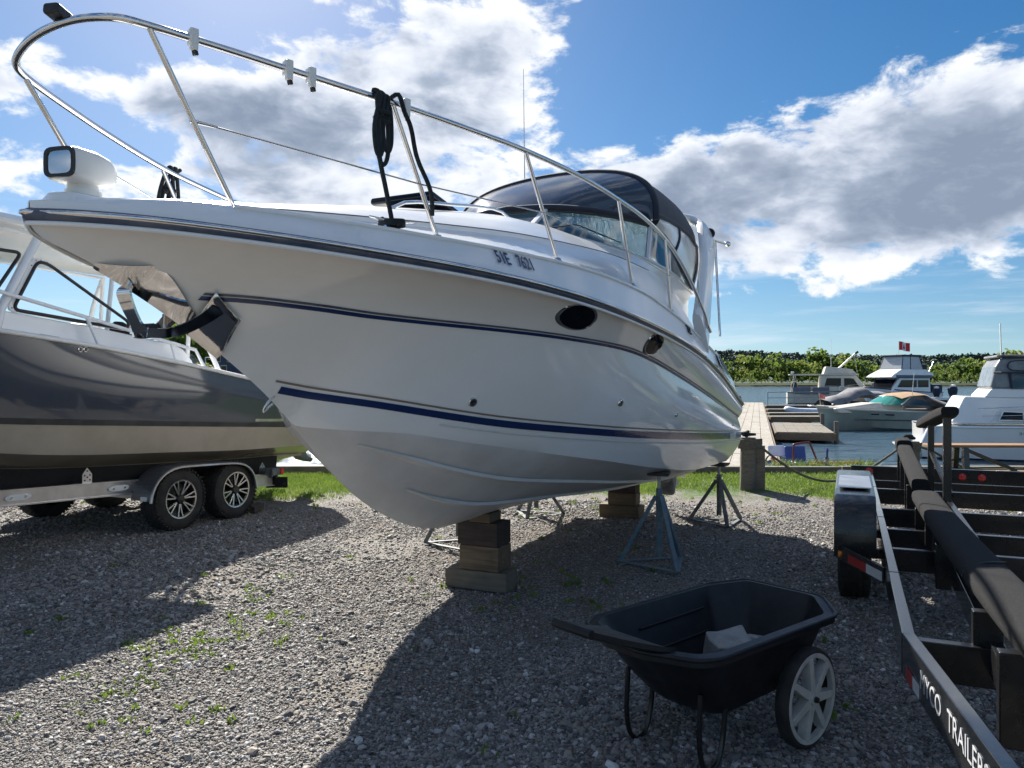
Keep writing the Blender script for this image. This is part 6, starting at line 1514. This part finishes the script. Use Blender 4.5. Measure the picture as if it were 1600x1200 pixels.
for pts in ([(.28, -1.09, 2.72), (-.2, -1.06, 3.32), (-2.45, -1.07, 3.32)], [(-.2, -1.06, 3.32), (-.45, -1.0, 3.78), (-.8, -.97, 3.95), (-2.25, -.97, 3.92)], [(-1.1, -1.07, 2.72), (-1.05, -1.06, 3.3), (-1.15, -1.0, 3.9)], [(-2.0, -1.1, 2.72), (-2.05, -1.07, 3.32)]): obj('curtain_binding', MB().tube(pts, .035, 6), canvas, enc, smooth=60)
for x0, x1 in ((-.45, -1.0), (-1.25, -2.0)):
    q = [(x0, 3.42), (x0-.15, 3.74), (x1, 3.74), (x1, 3.42)]; obj('curtain_window', MB().tube(smooth_path([(x, -1.06+.09*(z-3.42)/.32, z) for x, z in q], 5, closed=True), .022, 6, closed=True), canvas, enc, smooth=60)
obj('camper_roof', MB().box((-1.5, 0, 3.95), (1.7, 1.95, .10)), greytarp, enc, smooth=None, bevel=.04)
rail_of(wc, [(-2.9, -1.45, 1.95), (-1.2, -1.46, 2.08), (.8, -1.40, 2.16), (2.2, -1.05, 2.25), (3.6, -.45, 2.32), (4.4, 0, 2.35), (3.6, .45, 2.32), (2.2, 1.05, 2.25)], [((x, -1.48+.05*max(0, x), 1.4), (x+.18, -1.45+.05*max(0, x), 2.03+.05*x)) for x in (-2.6, -1.8, -1.0, -.1, .8)], .016)
rail_of(wc, [(-2.8, -1.46, 1.68), (-1.2, -1.47, 1.75), (.8, -1.42, 1.82), (2.2, -1.1, 1.9)], [], .010)
bl = thing('ball_fender', 'round red ball fender hanging on the rail of the white flybridge cruiser', 'fender', (0, 0, 0)); bp2 = wc.matrix_basis @ Vector((-1.42, -1.62, 1.78)); bl.location = bp2
obj('ball', MB().lathe([(.0005, -.20), (.09, -.185), (.16, -.12), (.195, -.02), (.185, .08), (.12, .16), (.05, .19), (.035, .25), (.0005, .26)], 22), mat('red fender pvc', (.55, .02, .02), .3, coat=.2), bl, smooth=60)
obj('lanyard', MB().cyl((0, 0, .24), (0, .06, .40), .012, n=6), white_pl, bl, smooth=60)
obj('antenna', MB().cyl((-2.2, -.9, 2.7), (-2.25, -.9, 5.2), .018, n=6), white_pl, wc, smooth=60); obj('antenna', MB().cyl((-.6, -.6, 3.9), (-.6, -.6, 4.6), .022, n=6), black_pl, wc, smooth=60)
o = lettering('31E 1724', .14, greyjack, wc, 'registration_number', sx=1.2); orient(o, (-1.6, -1.535, 1.05), (1, 0, .02), (0, -1, .1))
obj('swim_platform', MB().box((-4.55, 0, .35), (.7, 2.6, .08)), gel, wc, smooth=None, bevel=.03)
for y in (-1.3,):
    ff = bpy.data.objects.new('boat_fender', MB().lathe([(.0005, -.36), (.10, -.33), (.13, -.25), (.13, .22), (.09, .30), (.03, .34), (.0005, .36)], 18).mesh('boat_fender', whitev, 50)); COL.objects.link(ff)
    ff.matrix_world = Matrix.Translation(wc.matrix_basis @ Vector((-4.15, -1.50, .95))) @ Matrix.Rotation(.30, 4, 'Y') @ Matrix.Rotation(.2, 4, 'X'); tag(ff, 'white cylindrical fender at the stern of the white flybridge cruiser', 'fender')
# ---- trestle table on the bank
tt_ = thing('trestle_table', 'brown board on black trestle legs standing on the bank behind the black trailer', 'table', (8.35, 13.4, 0), -.03)
obj('top', MB().box((.4, 0, .60), (3.2, .45, .045)), wood_mat('varnished board', (.30, .17, .09), (.20, .11, .06)), tt_, smooth=None, bevel=.006)
for x in (-.55, 1.0):
    for y in (-.2, .2): obj('leg', MB().bar((x, y, 0), (x, y*.7, .58), .08, .09), blackp, tt_, smooth=None)
    obj('brace', MB().bar((x+.05, 0, .54), (x+.95, 0, .16), .06, .06), blackp, tt_, smooth=None)
obj('lower_board', MB().box((.4, 0, .14), (3.1, .3, .035)), timber, tt_, smooth=None)

# ================================================================== the town across the basin on the left
def tuft_tree(x, y, z, h, r, label, tone, name='leafy_tree'):
    p = thing(name, label, 'tree', (x, y, z), 0, 'trees in the town')
    tk = [(0, 0, 0), (.1, 0, h*.25), (-.1, .1, h*.5), (0, 0, h*.75)]
    m = MB(); m.tube(smooth_path(tk, 3), [h*.028*(1-.07*i) for i in range(10)], 8)
    for k in range(6):
        a = k*1.05; z0 = h*(.3+.07*k); m.tube([(0, 0, z0), (r*.35*math.cos(a), r*.35*math.sin(a), z0+h*.12), (r*.65*math.cos(a), r*.65*math.sin(a), z0+h*.2)], [h*.012, h*.008, h*.003], 5)
    obj('trunk', m, bark, p, smooth=60)
    v_, t_ = crown_cards((0, 0, h*.6), r, h*.42, 900, h*.035, tone); o = obj('crown', cards_mesh('crown', v_, t_, leaf), None); o.parent = p; return p
bx_ = lambda px, d: (px-800)/F*d
m = MB(); m.grid([[(x, y, z) for x in np.linspace(-260, -18, 30)] for y, z in ((62, WZ-.4), (63, .6), (90, 1.0), (140, 3.), (320, 8.))]); struct('town_bank', m, soil)
tuft_tree(bx_(287, 92), 92, 1, 8.0, 2.2, 'slim dark tree beside the grey tower in the town', .15); tuft_tree(bx_(312, 88), 88, 1, 8.4, 3.4, 'broad green tree above the pale shed in the town', .45)
tuft_tree(bx_(330, 84), 84, 1, 6.6, 2.8, 'rounded dark tree next to the slate blue building', .25); tuft_tree(bx_(326, 70), 70, .8, 2.6, 1.3, 'small yellow green bush below the trees in the town', .95)
tuft_tree(bx_(344, 96), 96, 1, 8.6, 3.6, 'tall leafy tree behind the slate blue building', .4)
brick = mat('tower brick', (.12, .105, .11), .9, col2=(.09, .08, .085), vs=.6); slate_b = mat('slate blue cladding', (.045, .065, .11), .6, col2=(.035, .05, .09), vs=.8); paleb = mat('pale render', (.6, .56, .48), .8, col2=(.5, .47, .4), vs=1.)
def block(name, label, px0, px1, d, py, py0, mt, wins=(), depth=10, steps=()):
    x0, x1 = bx_(px0, d), bx_(px1, d); z1 = EYE+(HY-py)/F*d; z0 = EYE+(HY-py0)/F*d
    b = thing(name, label, 'building', ((x0+x1)/2, d, 0)); w = x1-x0
    obj('wall', MB().box((0, depth/2, (z0+z1)/2), (w, depth, z1-z0)), mt, b, smooth=None)
    obj('parapet', MB().box((0, depth/2, z1+.1), (w*1.02, depth*1.02, .25)), mt, b, smooth=None)
    for (a, c, h) in steps: obj('roof_block', MB().box((w*(a+c)/2-w/2, depth/2, z1+h/2), (w*(c-a), depth*.8, h)), mt, b, smooth=None)
    for (fx, fz, ww, wh) in wins:
        wn = obj('window', MB().box((w*(fx-.5), -.03, z0+(z1-z0)*fz), (ww, .08, wh)), paleb, b, smooth=None); obj('pane', MB().box((w*(fx-.5), -.085, z0+(z1-z0)*fz), (ww*.82, .03, wh*.82)), glass_dark, wn, smooth=None)
    return b
block('tower_block', 'dark grey stepped tower block in the town seen past the anchor roller', 246, 277, 280, 503, 592, brick, [(.25, .25, 1.3, 1.6), (.7, .25, 1.3, 1.6), (.25, .5, 1.3, 1.6), (.7, .5, 1.3, 1.6), (.25, .75, 1.3, 1.6), (.7, .75, 1.3, 1.6), (.48, .4, 1.3, 1.6), (.48, .62, 1.3, 1.6)], 14, [(.15, .45, 3.0), (.75, .98, 2.0)])
block('low_block', 'low grey block of flats on the town skyline seen through the cabin window', 174, 212, 280, 528, 592, brick, [(.2, .5, 1.4, 1.5), (.5, .5, 1.4, 1.5), (.8, .5, 1.4, 1.5)], 14, [(.1, .4, 2.0)])
block('pale_shed', 'small pale rendered shed among the trees in the town', 286, 302, 86, 545, 592, paleb, [(.5, .5, .5, .7)], 4)
block('slate_building', 'slate blue clad building behind the bow of the cruiser', 332, 392, 76, 538, 592, slate_b, [(.15, .6, .5, .8), (.45, .6, .5, .8), (.75, .6, .5, .8), (.3, .25, .6, 1.0)], 8)
lp = thing('lamp_post', 'thin white lamp post in front of the slate blue building', 'lamp post', (bx_(321, 66), 66, .6)); obj('post', MB().cyl((0, 0, 0), (0, 0, 3.2), .04), white_pl, lp, smooth=60); obj('arm', MB().cyl((0, 0, 3.2), (.5, 0, 3.2), .025), white_pl, lp, smooth=60); obj('lantern', MB().box((.6, 0, 3.18), (.3, .15, .08)), white_pl, lp, smooth=None, bevel=.02)
# parked blue car showing its roof above the gunwale
car = thing('parked_car', 'blue car parked in the town with its roof showing above the gunwale', 'car', (bx_(366, 64), 64, .62), .1)
body = MB(); pr = [(-2.1, .25), (-2.1, .75), (-1.6, .9), (-1.0, .95), (-.5, 1.4), (.7, 1.42), (1.4, .95), (2.05, .8), (2.1, .3)]
obj('body', body.prism([(x, -.8, z) for x, z in pr], (0, 1.6, 0)), mat('blue car paint', (.04, .10, .32), .2, coat=.6), car, smooth=None, bevel=.08)
for sg in (1, -1): obj('side_window', MB().prism([(-.85, sg*.80, .98), (-.45, sg*.80, 1.33), (.62, sg*.80, 1.34), (1.1, sg*.80, .98)], (0, sg*.012, 0)), glass_dark, car, smooth=None)
for x in (-1.3, 1.3):
    for y in (-.75, .75): w = obj('wheel', MB().lathe([(.18, -.1), (.30, -.1), (.32, 0), (.30, .1), (.18, .1)], 20, Matrix.Translation((x, y, .30)) @ Matrix.Rotation(R(90), 4, 'X'), closed=True), rubber, car, smooth=50)
